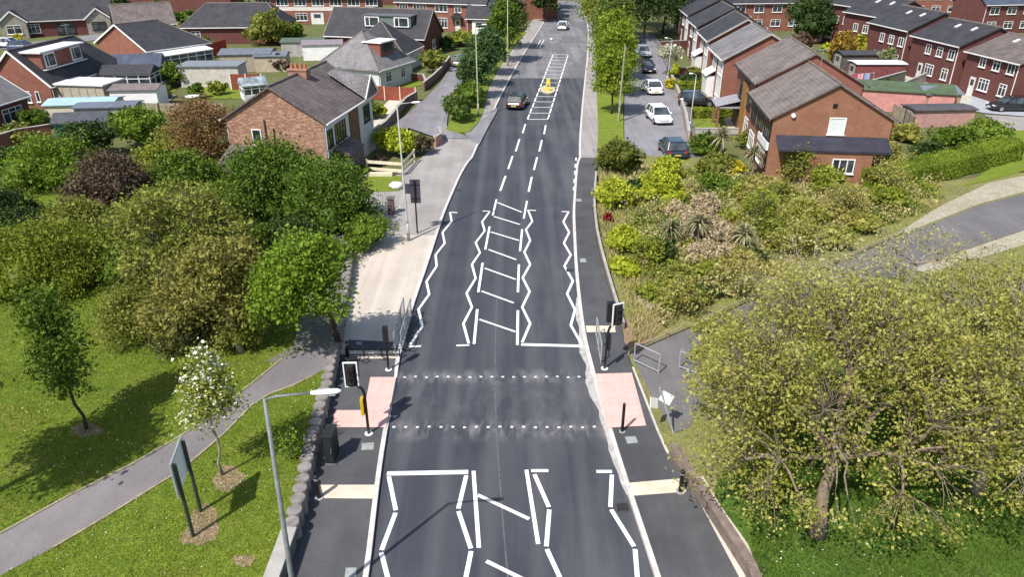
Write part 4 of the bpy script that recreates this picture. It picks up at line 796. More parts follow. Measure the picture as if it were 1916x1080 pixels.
T_('second olive tree overhanging the dark shade near the path bend',452,660,LZ,[(-.4,.5,3.6,1.7,1.7,1.6),(-1.8,1.0,3.0,1.6,1.5,1.5),(.3,.2,2.4,1.2,1.2,1.2),(-2.6,-.2,2.0,1.3,1.2,1.2)],250,62,.08,leaf_mat('leaf_olive2',[(.13,.125,.027),(.22,.21,.045),(.35,.33,.08)],.3),r0=.13,cl=.26,thin=.018,seed=32,levels=(5,5),barkm=BARKL,lo=.35)
T_('bare orange brown twiggy tree against the patchy brick gable',395,330,0,[(0,0,3.9,2.6,2.0,2.0),(0,-.8,2.2,2.2,1.4,1.4)],300,34,.085,leaf_mat('leaf_rust',[(.16,.08,.03),(.24,.13,.05),(.22,.18,.07)],.3),r0=.12,cl=.4,seed=33,barkm=BARKL)
B('olive brown undergrowth below the big olive tree, left part',255,590,80,.7,LOLI,seed=18,z0=LZ,core=False)
B('olive bush coloured dark for the deep shade under the olive crowns',350,618,66,.55,leaf_mat('leaf_shade',[(.06,.07,.02),(.10,.11,.03),(.15,.15,.04)],.2),seed=19,z0=LZ,cf=.6)  # olive leaves darkened to paint in the shade below the crowns
B('brown green bush where the path disappears under the trees',440,622,54,.6,LOLI,seed=20,z0=LZ,core=False)
B('rust tinged mound below the patchy brick gable',432,300,44,.8,leaf_mat('leaf_rust',[(.16,.08,.03),(.24,.13,.05),(.22,.18,.07)],.3),seed=21,core=False)
B('brown green bush beside the rust coloured tree',340,262,44,.8,LOLI,seed=22)
B('green bush at the left edge above the yellow green one',35,432,62,.7,LDRK,seed=23)
T_('slim dark green sapling alone on the lawn',162,803,LZ,[(-.25,.1,3.0,1.0,1.0,1.2),(-.35,.2,4.3,.85,.85,1.1),(-.1,0,2.1,.75,.75,.7),(-.4,.2,5.2,.5,.5,.7)],120,62,.07,leaf_mat('leaf_sapling',[(.06,.115,.012),(.12,.19,.02),(.21,.29,.035)],.3),r0=.06,cl=.2,seed=34,levels=(5,4),lean=(-.15,0),barkm=BARKD,lo=.2)
T_('tall tree beyond the left edge whose shadow crosses the lawn',None,None,LZ,[(0,0,6.2,1.9,1.9,1.5),(.8,.4,5.2,1.3,1.3,1.)],200,70,.1,LMID,xy=(-18.6,17.6),r0=.15,cl=.3,seed=39,levels=(5,5),barkm=BARKD)
T_('young tree with white blossom beside the path',417,889,LZ,[(0,0,3.2,.8,.8,.85),(.0,.2,4.2,.65,.65,.75),(-.5,0,2.4,.55,.55,.5),(.6,.1,2.7,.5,.5,.55),(-1.0,-.2,1.9,.3,.3,.3),(.5,.1,3.6,.5,.5,.6)],150,34,.055,LYEL,r0=.045,cl=.2,seed=35,levels=(5,4),barkm=BARKL,flowers=(FLW,750,.06),lo=.2)
T_('light green tree leaning over the round post wall',632,640,LZ,[(-1.1,-1.2,3.4,1.8,1.7,1.7),(-.5,-.9,4.5,1.4,1.3,1.2),(-1.9,-1.6,2.6,1.1,1.1,1.1),(.3,-1.6,2.5,.9,.9,.9)],230,75,.085,leaf_mat('leaf_fresh',[(.08,.15,.010),(.16,.25,.018),(.27,.38,.04)],.35),r0=.12,cl=.28,seed=36,levels=(6,5),barkm=BARKD,lo=.3)
T_('pale leafy sapling in front of the lamp column foot',545,860,LZ,[(0,0,.7,.35,.35,.5)],20,26,.05,LBRI,r0=.02,cl=.14,seed=37,levels=(3,),cat='sapling',name='sapling')
# gardens left
B('round yellow green shrub by the side road corner',728,262,30,.9,LLIM,seed=41,z0=.1); B('bright lime shrub beside the yellow green one',752,268,28,1.1,LLIM,seed=42,z0=.1)
B('dark maroon brown clipped shrub at the side road corner',788,272,23,1.0,leaf_mat('leaf_maroon',[(.05,.04,.02),(.08,.06,.03),(.12,.10,.04)],.15),seed=43,z0=.1)
B('mid green shrub by the white front of the brick semi',690,205,20,1.1,LMID,seed=44); B('golden yellow shrub in the paved front garden',713,207,14,1.1,LLIM,seed=45)
B('small clipped bush behind the cream rail fence',676,320,16,.8,LMID,seed=46); B('low red brown shrub in the shade of the bay',705,300,16,.7,LPUR,seed=47)
B('clipped hedge block on the verge near its rounded end',858,204,30,.9,leaf_mat('leaf_hedge',[(.05,.09,.015),(.08,.13,.02),(.12,.17,.03)],.2),seed=48,z0=.2,ry=1.5,name='hedge',cat='hedge')
B('clipped hedge block on the verge, second toward the trees',878,176,30,.9,LMID,seed=49,z0=.2,ry=1.6,name='hedge',cat='hedge')
B('tree like bush in the bungalow front garden',808,115,24,1.1,LOLI,seed=50); B('dark bush by the brick bungalow gable',780,88,17,.9,LDRK,seed=51)
B('sloping light green hedge top by the dark bungalow',862,72,30,.5,LYEL,seed=52,ry=1.4,name='hedge',cat='hedge'); B('hedge side coloured dark as if shaded below the light green hedge top',835,82,18,.8,LDRK,seed=53,name='hedge',cat='hedge')  # shade on the hedge side is put in by a darker leaf colour
B('round olive green garden tree at upper left centre',500,55,36,1.0,LOLI,seed=54); B('dark green garden tree left of the olive green one',545,60,26,.9,LMID,seed=55)
B('bush with yellow light top behind the bungalow roofs',655,55,20,.9,LYEL,seed=56); B('dark green tree before the long bungalow',415,48,24,.9,LDRK,seed=57); B('small dark tree left of the long bungalow shrubs',383,82,17,.9,LMID,seed=58)
B('orange blossomed round tree at the top left',198,14,20,.9,LORG,seed=59,cat='tree',name='tree'); B('dark trees right of the orange blossomed one',232,18,22,1.0,LDRK,seed=60)
B('green garden bush on the back lawn',322,140,31,.8,LMID,seed=61); B('conifer like green bush at the pale garage corner',368,170,16,1.1,LMID,seed=62); B('yellowish bush in the back garden centre',405,165,18,.8,LYEL,seed=63)
B('small yellow conifer beside the pale garage door',378,140,9,1.6,LYEL,seed=64); B('second small yellow conifer by the red panel',412,140,9,1.6,LLIM,seed=65)
B('brownish bush between shed and chimney pots',525,118,18,1.0,LBRN,seed=66); B('green brown bush right of the white shed',300,172,20,.8,LOLI,seed=67)
B('dark green shrub left of the small green shed',60,222,26,.9,LMID,seed=68); B('pale flowering shrub by the bungalow corner',30,252,30,.8,LOLI,seed=69); B('dark green tree over the pale blue roof',128,214,22,.9,LMID,seed=70)
B('tall shrub left of the pale panel garage',185,215,18,.9,LMID,seed=71); B('green shrub between roofs behind the first green bush',225,205,16,.8,LBRI,seed=72)
B('yellow bush by the top left driveway',30,72,10,.9,LGOLD,seed=73); B('green creeper mound beside the twin gables',152,28,14,1.1,LYEL,seed=74)
B('dark conifer before the gabled bungalow roof',460,22,20,1.2,LDRK,seed=75); B('grey green bushes at the top among terraces',300,20,22,.9,LMID,seed=76); B('low grey green bushes farther right among terraces',345,32,20,.7,LMID,seed=77)
def zt(label,px,py,h,r,lm,seed,nt_=90,lpt=55,cl=None,ls=None,bark=BARKD,z0=.1,sq=1.,**k):
    "tree whose foot is at the photo point, height h, crown radius r"
    x,y=G(px,py,z0); d=dep(y,h/2); ls=ls or max(.08,d/FPX*2.2)
    bl=[(0,0,h*.58,r,r,h*.36),(r*.35,-.2*r,h*.42,r*.75,r*.75,h*.24),(-r*.35,.2*r,h*.45,r*.7,r*.7,h*.26),(0,0,h*.8,r*.6,r*.6,h*.2)]
    return tree(label,(x,y),z0,bl,nt_,lpt,ls,lm,barkm=bark,r0=.03*h*.55,cl=cl or r*.17,seed=seed,levels=(5,4),thin=.02,lo=.4,**k)
# verge trees, left of the main road
MED=leaf_mat('leaf_verge',[(.035,.075,.025),(.065,.12,.035),(.11,.17,.05)],.25)
GT='trees on the verge left of the main road'
zt('airy blue green verge tree nearest the hedge',888,184,5.2,1.7,MED,81,120,50,group=GT); zt('airy verge tree second from the hedge',900,162,5.6,1.9,MED,82,120,50,group=GT)
zt('verge tree beside the second lamp column',912,140,6.2,2.1,MED,83,120,50,group=GT); zt('dark verge tree at the bend of the main road',944,116,8.5,2.2,LMID,84,130,50,group=GT)
zt('dark verge tree farther along near the brick bay house',952,92,9.0,2.5,LDRK,85,120,45,group=GT); zt('small verge tree beyond the bend by the distant lamp',1018,40,8,2.2,LDRK,86,100,45,group=GT); zt('farthest verge tree where the road leaves the picture',1018,24,9,2.6,LMID,87,100,40,group=GT)
# median trees on the right
MT=leaf_mat('leaf_median',[(.10,.16,.012),(.19,.26,.02),(.32,.40,.04)],.35)
GM='bright green trees on the right verge'
zt('bright green tree nearest on the right verge',1144,212,6.4,1.9,MT,91,150,60,group=GM,z0=.15); zt('bright green tree second along the right verge',1146,178,7.4,2.15,MT,92,150,60,group=GM,z0=.15)
zt('tall bright green tree third along the right verge',1146,148,8.6,2.5,MT,93,150,55,group=GM,z0=.15); zt('green tree fourth along the right verge',1142,118,9.5,3.0,leaf_mat('leaf_median2',[(.07,.11,.02),(.12,.17,.03),(.19,.25,.05)],.3),94,140,50,group=GM,z0=.15)
zt('green tree fifth along the right verge, browner crown',1134,92,10,3.4,LOLI,95,140,50,group=GM,z0=.15); zt('farthest green tree of the right verge',1128,66,10,3.8,LMID,96,120,45,group=GM,z0=.15)
zt('large dark tree behind the bright verge trees',1205,72,10,5,LDRK,97,150,55); zt('second large dark tree right of the verge trees',1240,62,9.5,4.6,LDRK,98,150,55); zt('dark tree farther behind at the top of the side road',1180,50,11,5,LDRK,99,130,50)
zt('dark tree at the very top right of the main road',1135,30,11,5.5,LDRK,100,120,45); zt('second dark tree at the very top beyond the side road',1175,20,11,5.5,LMID,101,120,45); zt('distant dark tree above the far white car',1030,14,9,4,LDRK,102,90,40)
tree('small white flowering tree by the parked cars',G(1249,140,.1),.1,[(0,0,2.6,1.5,1.5,.9)],60,45,.13,leaf_mat('leaf_pale',[(.25,.25,.15),(.38,.38,.26),(.5,.5,.38)],.3),r0=.07,cl=.3,seed=103,levels=(5,),flowers=(FLW,500,.12))
B('bright yellow shrub at the front of the terrace garden',1255,157,12,.8,LGOLD,seed=104); B('lime green conifer beside the flowering tree',1262,132,11,1.5,LLIM,seed=105)
B('round olive bush before the white bay house',1299,135,14,.7,LOLI,seed=106); B('dark hedge along the second terrace garden',1290,148,20,.5,LDRK,seed=107,name='hedge',cat='hedge')
def hedge(label,a,b,w_,h_,lm,seed,ls,z0=.05,n=9000,taper=1.,core_c=.3):
    rng=np.random.default_rng(seed); a=np.array(a);b=np.array(b); L_=np.linalg.norm(b-a); d=(b-a)/L_; nn=np.array([-d[1],d[0]])
    t=rng.random(n); th=rng.random(n)*math.pi; q=1+.06*np.sin(t*L_*2.1+th)+rng.normal(size=n)*.035
    sc=taper+(1-taper)*t; x=np.cos(th)*w_/2*q*sc; z=(np.abs(np.sin(th))**.45)*h_*q*sc
    low=rng.random(n)<.35; z=np.where(low,rng.random(n)*h_*sc,z); x=np.where(low,np.sign(x)*w_/2*q*sc,x)
    e=rng.random(n)<.06; t=np.where(e,(rng.random(n)<.5)*1.,t)
    c=np.stack([a[0]+d[0]*t*L_+nn[0]*x,a[1]+d[1]*t*L_+nn[1]*x,z],1)
    V=[];F_=[];N=24;K=9
    for i in range(N+1):
        for k in range(K):
            th_=math.pi*k/(K-1); s_=(taper+(1-taper)*i/N)*.93*(1 if 0<i<N else .8); xx=math.cos(th_)*w_/2*s_; zz=math.sin(th_)**.45*h_*s_ if 0<k<K-1 else 0
            V.append((a[0]+d[0]*L_*i/N+nn[0]*xx,a[1]+d[1]*L_*i/N+nn[1]*xx,zz))
    for i in range(N):
        for k in range(K-1): F_.append((i*K+k,i*K+k+1,(i+1)*K+k+1,(i+1)*K+k))
    for i in (0,N):
        for k in range(K//2): F_.append((i*K+k,i*K+k+1,i*K+K-2-k,i*K+K-1-k))
    me=leaf_mesh('hedge',c,np.full(n,ls),rng.random(n)*.5+.25*np.sin(t*17)+.2,lm,rng,.6,core=(np.array(V),np.array(F_),core_c))
    o=D.objects.new('hedge',me); COL.objects.link(o); o.location=(0,0,z0); return tag(o,label,'hedge')
hedge('long smooth rounded green hedge climbing to the right',G(1628,362),G(1885,297),2.0,1.7,leaf_mat('leaf_longhedge',[(.12,.17,.015),(.18,.245,.022),(.25,.32,.035)],.2),201,.05,n=42000)
hedge('low clipped hedge across the mown front lawn',G(1296,222),G(1372,220),1.1,1.0,LYEL,202,.1,n=3500)
hedge('low bright hedge behind the black hatchback',G(1262,170),G(1330,168),1.1,1.0,LYEL,203,.11,n=2500)
B('big bright green hedge mound at the right edge',1838,250,44,.7,leaf_mat('leaf_mound',[(.09,.14,.015),(.16,.23,.025),(.24,.32,.04)],.3),seed=205,ry=1.2); B('green mound joining the long hedge end',1785,262,40,.7,LMID,seed=206)
# shrub belt right of the road
B('round golden green conifer beside the right pavement end',1156,296,40,1.0,leaf_mat('leaf_conifer',[(.07,.09,.015),(.12,.14,.02),(.19,.20,.035)],.2),seed=211); B('yellow green shrub below the golden conifer',1150,362,37,1.,LLIM,seed=212)
B('tall lime shrub at the end of the service road',1246,318,27,1.3,LLIM,seed=213); B('lime and green shrub under the lime one',1236,352,40,1.,LLIM,seed=214)
B('feathery green shrub at the terrace garden corner',1322,272,30,.8,LMID,seed=215); B('olive shrub left of the yellow one',1335,310,34,.8,LOLI,seed=216)
B('brilliant yellow shrub among the green ones',1374,316,21,.9,LGOLD,seed=217); B('dark green shrub under the yellow one',1330,345,30,.8,LMID,seed=218)
B('small round blue green clipped ball',1206,400,15,.9,LTEAL,seed=219); B('deep red small shrub by the right pavement edge',1137,408,11,1.,LRED,seed=220)
B('yellow green shrub beside the pavement edge',1168,448,36,.85,LLIM,seed=221); B('low lime mound farther down the pavement edge',1170,500,36,.5,LLIM,seed=222)
B('dark evergreen shrub in the middle of the shrub belt',1228,470,34,.8,LDRK,seed=223); B('dark green shrub before the dry grasses',1262,430,26,.8,LMID,seed=224)
B('pale dry pinkish grass clump in the belt',1312,425,42,1.,LDRY,seed=225,cf=.6,up=.1); B('second dry grass clump right of the pale one',1352,445,36,1.,LDRY,seed=226,cf=.6); B('dry grey shrub behind the grass clumps',1320,385,30,.9,LDRY,seed=227,cf=.6)
B('rusty red brown shrub among the dry grasses',1378,428,24,.7,leaf_mat('leaf_rusty',[(.12,.05,.03),(.22,.09,.05),(.32,.18,.1)],.2),seed=228); B('brown twiggy shrub by the terrace wall',1425,285,22,.9,LBRN,seed=229)
B('green shrub beside the end gable',1456,300,26,.9,LMID,seed=230); B('orange tinged shrub between path and gable',1402,262,24,.9,LOLI,seed=231)
GS='olive scrub bushes of the right bank'
sc=[(1490,318,44),(1548,338,40),(1630,312,46),(1660,290,34),(1700,250,30),(1735,285,32),(1600,268,20),(1460,362,34),(1420,345,30),(1500,400,44),(1575,400,44),(1660,372,40),(1430,420,40),(1480,455,40),(1560,450,34),(1385,490,36),(1330,500,40),(1270,520,36),(1400,370,26),(1620,420,30),(1445,505,26),(1215,545,26),(1300,560,26),(1360,540,26),(1680,320,30)]
sl_=['with orange tips beside the lean-to','under the lean-to roof, yellowish','right of the gable wall, tall','below the long hedge start, orange green','behind the round green mound','dark, left of the green mound','in front of the orange gable corner','left below the lean-to','beside the drive and yellow shrub','large, in the centre of the bank','large, right of the bank centre','under the long hedge','beside the rusty shrub','above the diagonal path edge','near the path, yellow','above the path, left part','next to the dry grass, low','low, beside the dark evergreen','between yellow shrub and bank','topmost along the path edge','at the path edge by hawthorn twigs','pale, near the pavement wall','low at the bank foot','between bank foot and path','small, at the hedge foot']
for i,((x,y,r),lb) in enumerate(zip(sc,sl_)):
    lm=[LSCR,LYEL,LOLI,LSCR,LHAW][i%5] if i!=5 else LDRK
    B('scrub bush '+lb,x,y,r,.75 if i%2 else .6,lm,seed=240+i,group=GS,core=(i%3!=0),cf=.65,name='scrub_bush',cat='bush',spread=.62,nb=6)
B('yellow orange conifer left of the pair behind the gable',1577,92,26,1.4,LORG,seed=270,cat='tree',name='tree'); B('yellow conifer right of the pair behind the gable',1610,88,18,1.8,leaf_mat('leaf_goldgreen',[(.16,.17,.015),(.30,.28,.025),(.42,.38,.04)],.25),seed=271,cat='tree',name='tree')
B('pale blossomed tree before the dark red terrace',1664,112,26,.95,leaf_mat('leaf_creamy',[(.10,.15,.04),(.22,.24,.10),(.42,.40,.26)],.3),seed=272,cat='tree',name='tree'); B('small palm like green tree behind the yard shed',1505,64,18,1.,LMID,seed=273,cat='tree',name='tree')
B('big dark tree behind the right terrace',1525,40,48,1.0,LDRK,seed=274,cat='tree',name='tree'); B('brownish dark tree left beneath it',1500,80,24,.8,LBRN,seed=275); B('rust flowering bush by the carport',1775,135,13,.8,LOLI,seed=276)
B('green bush beside the pink garage',1745,192,16,.8,LMID,seed=277); B('orange leaved shrub right of the end gable',1688,245,14,1.,LORG,seed=278); B('dark green trees at the top right skyline',1842,6,30,.7,LDRK,seed=279); B('dark green trees top centre right skyline',1690,0,24,.7,LDRK,seed=280)
B('green shrub in the back yard beside the pink garage roof',1662,160,13,.8,LMID,seed=281); B('small light bush at the yard corner by the conifers',1545,88,10,.9,LLIM,seed=282)
# cordyline palms: tufts of sword leaves
def cordyline(label,px,py,h,r,seed):
    x,y=G(px,py,.1); rng=np.random.default_rng(seed); root=empty('cordyline',(x,y,.1),0,label,'palm')
    m=MB(); m.tube([(0,0,0),(.1,.05,h*.5),(.05,.1,h)],[.1,.08,.07],7); m.build('trunk',BARKL,root)
    m=MB()
    for k in range(110):
        t=rng.random()*2*math.pi; e=rng.uniform(-.5,1.45); d=np.array([math.cos(t)*math.cos(e),math.sin(t)*math.cos(e),math.sin(e)]); s=np.array([-math.sin(t),math.cos(t),0])*.045
        o=np.array([.05,.1,h]); a=o+d*r*.55; b=o+d*r-np.array([0,0,r*.3]); m.add([o-s*.5,o+s*.5,a+s,a-s],[(0,1,2,3)],k%2); m.add([a-s,a+s,b],[(0,1,2)],k%2)
    m.build('crown',[plain('sword_leaf',(.14,.16,.06),.6,.3,5),plain('sword_leaf_dry',(.32,.27,.16),.7,.3,5)],root)
for i,(x,y,h,r,lb) in enumerate([(1250,470,1.4,1.0,'cordyline palm beside the dark evergreen'),(1300,470,1.8,1.0,'cordyline palm rising above the dry grass'),(1345,300,2,1.3,'cordyline palm below the terrace garden'),(1405,330,1.8,1.2,'cordyline palm beside the brilliant yellow shrub'),(1385,480,1.4,1.,'cordyline palm right of the rusty shrub')]): cordyline(lb,x,y,h,r,300+i)
# foreground hawthorns
HW=dict(barkm=BARKL,thin=.015)
T_('big sparse hawthorn with thick trunk at bottom right',1528,1003,.115,[(.8,3.0,5.0,4.2,3.4,2.7),(-2.2,1.6,4.2,2.3,2.4,2.1),(3.4,1.2,4.5,2.6,2.4,2.2),(.6,-.1,2.7,2.3,1.0,1.3),(2.2,4.6,4.6,2.2,2.0,2.0),(-3.1,.4,2.7,1.5,1.3,1.5),(3.4,-.2,2.9,2.1,1.3,1.6),(1.5,-1.5,1.9,1.9,.8,.9),(-1.9,-1.0,2.0,1.3,.8,.9)],1500,30,.055,LHAW,r0=.22,cl=.22,seed=401,levels=(8,7),lo=.25,barkm=plain('twig_bark',(.20,.155,.12),.95,.35,6,bmp=.5),thin=.016,trunk_top=.25)
T_('second hawthorn filling the right edge',None,None,.115,[(0,0,4.6,3.0,3.2,2.4),(.8,3.0,5.0,2.8,2.6,2.4),(-.6,-2.6,2.9,1.8,1.8,1.4),(.8,-3.4,2.4,1.6,1.4,1.2)],900,29,.055,LHAW,xy=(16.2,19.6),r0=.2,cl=.22,seed=402,levels=(7,6),lo=.25,**HW)
T_('airy hawthorn beside the tactile paving and path',None,None,.115,[(0,0,2.4,1.6,2.2,1.2),(.3,2.4,2.4,1.3,1.8,1.1),(.6,-2.2,2.3,1.3,1.4,1.2)],300,34,.065,LHAW,xy=(8.25,23.3),r0=.08,cl=.2,seed=403,levels=(6,5),lo=.3,**HW)
T_('thin hawthorn standing over the dark footpath',None,None,.12,[(0,0,3.0,3.2,2.8,1.7),(2.4,1.0,2.8,2.4,2.2,1.5),(-2.6,-.6,2.4,1.8,1.8,1.3),(0,-2.8,2.4,2.4,1.6,1.3)],120,18,.065,leaf_mat('leaf_thin',[(.26,.25,.09),(.40,.38,.14),(.58,.52,.24)],.35),xy=(14.2,31),r0=.12,cl=.26,seed=404,levels=(6,5),lo=.25,**HW)
T_('thin hawthorn farther right along the footpath',None,None,.12,[(0,0,2.8,3.2,2.4,1.6),(-2.4,-1.4,2.2,2.0,1.8,1.3),(2.6,-1,2.6,2.4,2,1.4)],120,18,.065,_m['leaf_thin'],xy=(20.5,34),r0=.1,cl=.26,seed=405,levels=(6,5),lo=.25,**HW)
T_('low hawthorn overhanging the wall at bottom right',None,None,.12,[(0,0,1.6,.9,1.7,.8),(.4,1.6,1.8,.9,1.0,.8)],110,32,.058,LYEL,xy=(8.2,19.2),r0=.07,cl=.24,seed=406,levels=(5,5),lo=.25,**HW)
# ---- uncountable ground cover
def pip(x,y,poly):
    p=np.array(poly); ins=np.zeros(len(x),bool); j=len(p)-1
    for i in range(len(p)):
        c=((p[i,1]>y)!=(p[j,1]>y))&(x<(p[j,0]-p[i,0])*(y-p[i,1])/(p[j,1]-p[i,1]+1e-12)+p[i,0]); ins^=c; j=i
    return ins
def tufts(name,label,cat,n,box,inside,outside,z,h,lm,seed,w_=.012,spr=.04):
    rng=np.random.default_rng(seed); x=rng.uniform(box[0],box[1],n); y=rng.uniform(box[2],box[3],n); ok=pip(x,y,inside)
    for o in outside: ok&=~pip(x,y,o)
    x,y=x[ok],y[ok]; n=len(x); cx=np.sin(x*1.3+np.sin(y*.9)*2)*np.cos(y*1.1+x*.4); hh=h*rng.uniform(.4,1.3,n)*(1+.45*cx)
    t=rng.random(n)*2*math.pi; s=np.stack([np.cos(t),np.sin(t),np.zeros(n)],1)*w_; tip=np.stack([rng.normal(size=n)*spr,rng.normal(size=n)*spr,hh],1); b=np.stack([x,y,np.full(n,z)],1)
    v=np.stack([b-s,b+s,b+tip*.6+s*.7,b+tip],1).reshape(-1,3)
    me=D.meshes.new(name); me.vertices.add(4*n); me.vertices.foreach_set('co',v.astype('f').ravel()); me.loops.add(4*n); me.loops.foreach_set('vertex_index',np.arange(4*n,dtype='i')); me.polygons.add(n)
    me.polygons.foreach_set('loop_start',np.arange(0,4*n,4,dtype='i')); me.polygons.foreach_set('loop_total',np.full(n,4,dtype='i')); me.materials.append(lm)
    a=me.attributes.new('var','FLOAT','POINT'); a.data.foreach_set('value',np.repeat(np.clip(rng.random(n)*.7+.3*cx+.15,0,1),4).astype('f')); me.update(calc_edges=True)
    o=D.objects.new(name,me); COL.objects.link(o); return tag(o,label,cat,kind='stuff')
GRL=leaf_mat('grass_blade',[(.12,.175,.016),(.18,.235,.026),(.28,.30,.05)],.3)
pathpoly=pathL+pathR_
tufts('grass','short uneven grass blades covering the park lawn','grass',260000,(-26,-7,14.5,40),lawn,[pathpoly],LZ,.06,GRL,501)
tufts('daisies','tiny white daisies scattered through the park lawn','daisies',1000,(-20,-7,14.5,32),lawn,[pathpoly],LZ+.05,.03,FLW,502,w_=.028,spr=.012)
rgp=[(6.2,12),(30,12),(30,30),(14,30),(9,22)]
tufts('grass','long grass beneath the hawthorns on the right','grass',120000,(6,24,13,30),rgp,[],.115,.14,leaf_mat('grass_blade2',[(.05,.10,.012),(.08,.15,.02),(.12,.19,.03)],.3),503)
bank=[(5.6,29.3),(6.0,33),(5.5,42),(5.7,48),(7,56),(12,58),(24,54),(34,56),(30,48.3),(21.5,42.4),(13.3,36.4),(8.8,32.2)]
tufts('rough_grass','dry straw coloured rough grass over the right bank','rough grass',110000,(5,40,29,60),bank,[],.1,.35,leaf_mat('grass_dry',[(.24,.24,.07),(.40,.36,.13),(.60,.52,.30)],.3),504,w_=.03,spr=.12)
tufts('daisies','white flowers in the grass under the hawthorn','daisies',350,(7,14,15,20),[(7.3,15),(12,15),(12,19),(8,19)],[],.2,.05,FLW,505,w_=.03,spr=.012)

def undergrowth(name,label,n,poly,z0,lm,seed,hmax,ls,lpc=46):
    rng=np.random.default_rng(seed); P_a=np.array(poly); x=rng.uniform(P_a[:,0].min(),P_a[:,0].max(),n*3); y=rng.uniform(P_a[:,1].min(),P_a[:,1].max(),n*3)
    ok=pip(x,y,poly); f=np.sin(x*.9+seed)*np.cos(y*.7+seed*1.7)+.6*np.sin(x*2.3-y*1.9+seed); ok&=f+rng.normal(size=len(x))*.35>-.15; x,y,f=x[ok][:n],y[ok][:n],f[ok][:n]
    h=hmax*(.25+.75*rng.random(len(x)))*np.clip(.6+.4*f,.25,1.2); k=np.repeat(np.arange(len(x)),lpc); u=rng.random(len(k))**.6
    L=np.stack([x[k],y[k],h[k]*u],1)+rng.normal(size=(len(k),3))*np.array([.24,.24,.1]); L[:,2]=np.maximum(L[:,2],.03)
    me=leaf_mesh(name,L,np.full(len(k),ls),rng.random(len(x))[k]*.6+rng.random(len(k))*.4,lm,rng,.5); o=D.objects.new(name,me); COL.objects.link(o); o.location=(0,0,z0); return tag(o,label,'undergrowth',kind='stuff')
bank2=[(7.2,31),(7.6,36),(7.4,42),(7.8,48),(9,53),(13,57),(20,51),(26,50.5),(33,54),(30,48.6),(21.5,42.8),(13.3,36.8),(8.6,32.4)]
undergrowth('undergrowth','tangled yellow green undergrowth covering the right bank',1000,bank2,.1,LYEL,601,.9,.09)
undergrowth('undergrowth','pale olive twiggy undergrowth covering the right bank',950,bank2,.1,leaf_mat('leaf_scrub2',[(.26,.23,.09),(.42,.38,.15),(.60,.53,.28)],.3),602,1.3,.085)
undergrowth('undergrowth','green undergrowth among the shrubs of the right bank',600,bank2,.1,LMID,603,.9,.085)
undergrowth('undergrowth','dark green undergrowth filling gaps of the left thicket',900,[(-11.5,38),(-9.8,44),(-12,52),(-16,51),(-26,60),(-40,52),(-26,38),(-18,35)],.4,LMID,605,1.6,.11)

for i,(x,y,r,lm,lb) in enumerate([(150,420,60,LOLI,'olive bush between the purple brown and yellow green ones'),(255,455,60,LMID,'mid green bush left of the olive tree trunk'),(470,465,56,LMID,'mid green bush between the dense bushes and olive tree'),(590,300,52,LMID,'green bush top against the white front of the brick semi'),
   (165,262,44,LDRK,'dark green bush below the small green shed'),(20,540,52,LMID,'mid green bush at the left edge below the yellow green one'),(395,480,56,leaf_mat('leaf_fresh2',[(.06,.11,.012),(.12,.18,.018),(.21,.27,.035)],.3),'fresh green bush rising through the olive crowns'),(290,395,52,leaf_mat('leaf_fresh2',[],.3),'fresh green bush with white flecks right of the purple brown one')]):
    B(lb,x,y,r,.95,lm,seed=700+i,cf=.65)

for i,(x,y,h,r,lm,lb) in enumerate([(1492,345,3.0,1.2,LYEL,'slender young tree before the lean-to, left'),(1575,415,2.8,1.3,LSCR,'slender young tree in the middle of the right bank'),(1655,372,3.0,1.4,LHAW,'slender young tree below the long hedge start'),(1418,425,2.6,1.1,LYEL,'slender young tree right of the rusty shrub'),
  (1375,560,2.8,1.3,LSCR,'slender young tree low on the bank above the path edge'),(1270,590,2.2,1.0,LHAW,'slender young tree behind the right traffic signal'),(1490,480,2.6,1.2,LHAW,'slender young tree close to the diagonal rail'),(1610,300,3.2,1.3,LMID,'slender young tree at the right corner of the end gable'),(1205,500,1.9,.9,LYEL,'slender young tree near the right pavement edge')]):
    zt(lb,x,y,h,r,lm,800+i,nt_=70,lpt=26,ls=.075,bark=BARKL,cat='young tree')
B('third pale dry pinkish grass clump, lowest',1322,478,36,.9,LDRY,seed=820,cf=.6,up=.1); B('pale dry reed clump left of the big dry clumps',1268,398,26,1.0,LDRY,seed=821,cf=.6,up=.1)
B('bush coloured dark as a shaded gap right of the dry clumps',1405,480,26,.8,LDRK,seed=822); B('low bush coloured dark as a shaded gap under the scrub near the path rail',1330,545,26,.6,LDRK,seed=823); B('low bush coloured dark as a shaded gap between lime shrub and pavement',1195,350,20,.8,LDRK,seed=824)  # dark leaf colour stands in for shaded gaps in the scrub
B('leafy green shrub against the lean-to at its left end',1478,292,28,1.,LYEL,seed=825); B('orange tinged leafy shrub against the lean-to at its right end',1632,288,30,1.1,LOLI,seed=826)
# ---------------------------------------------------------------- walls, fences, street furniture
# retaining wall of round concrete posts
root=empty('retaining_wall',(0,0,0),0,'retaining wall of touching round dark concrete posts along the lawn','retaining wall')
m=MB(); tp=[]
for k in range(15): t=2*math.pi*k/15; tp.append((math.cos(t)*.26,math.sin(t)*.26))
m.prism(tp,-.65,.02); m.prism([(a*.93,b*.93) for a,b in tp],.02,.05)
POSTM=plain('aged_round_post',(.23,.21,.20),.95,.4,2.5,bmp=.5)
pm=None; y=17.6; k=0
while y<43 and k<62:
    if pm is None: o=m.build('round_post',POSTM,root); pm=o
    else: o=pm.copy(); COL.objects.link(o)
    r_=random.Random(k); o.location=(WX(y)-.08+r_.uniform(-.02,.02),y,.66+r_.uniform(-.04,.05)); o.rotation_euler=(r_.uniform(-.03,.03),r_.uniform(-.03,.03),r_.random()); 
    dy=.53; y+=dy; k+=1
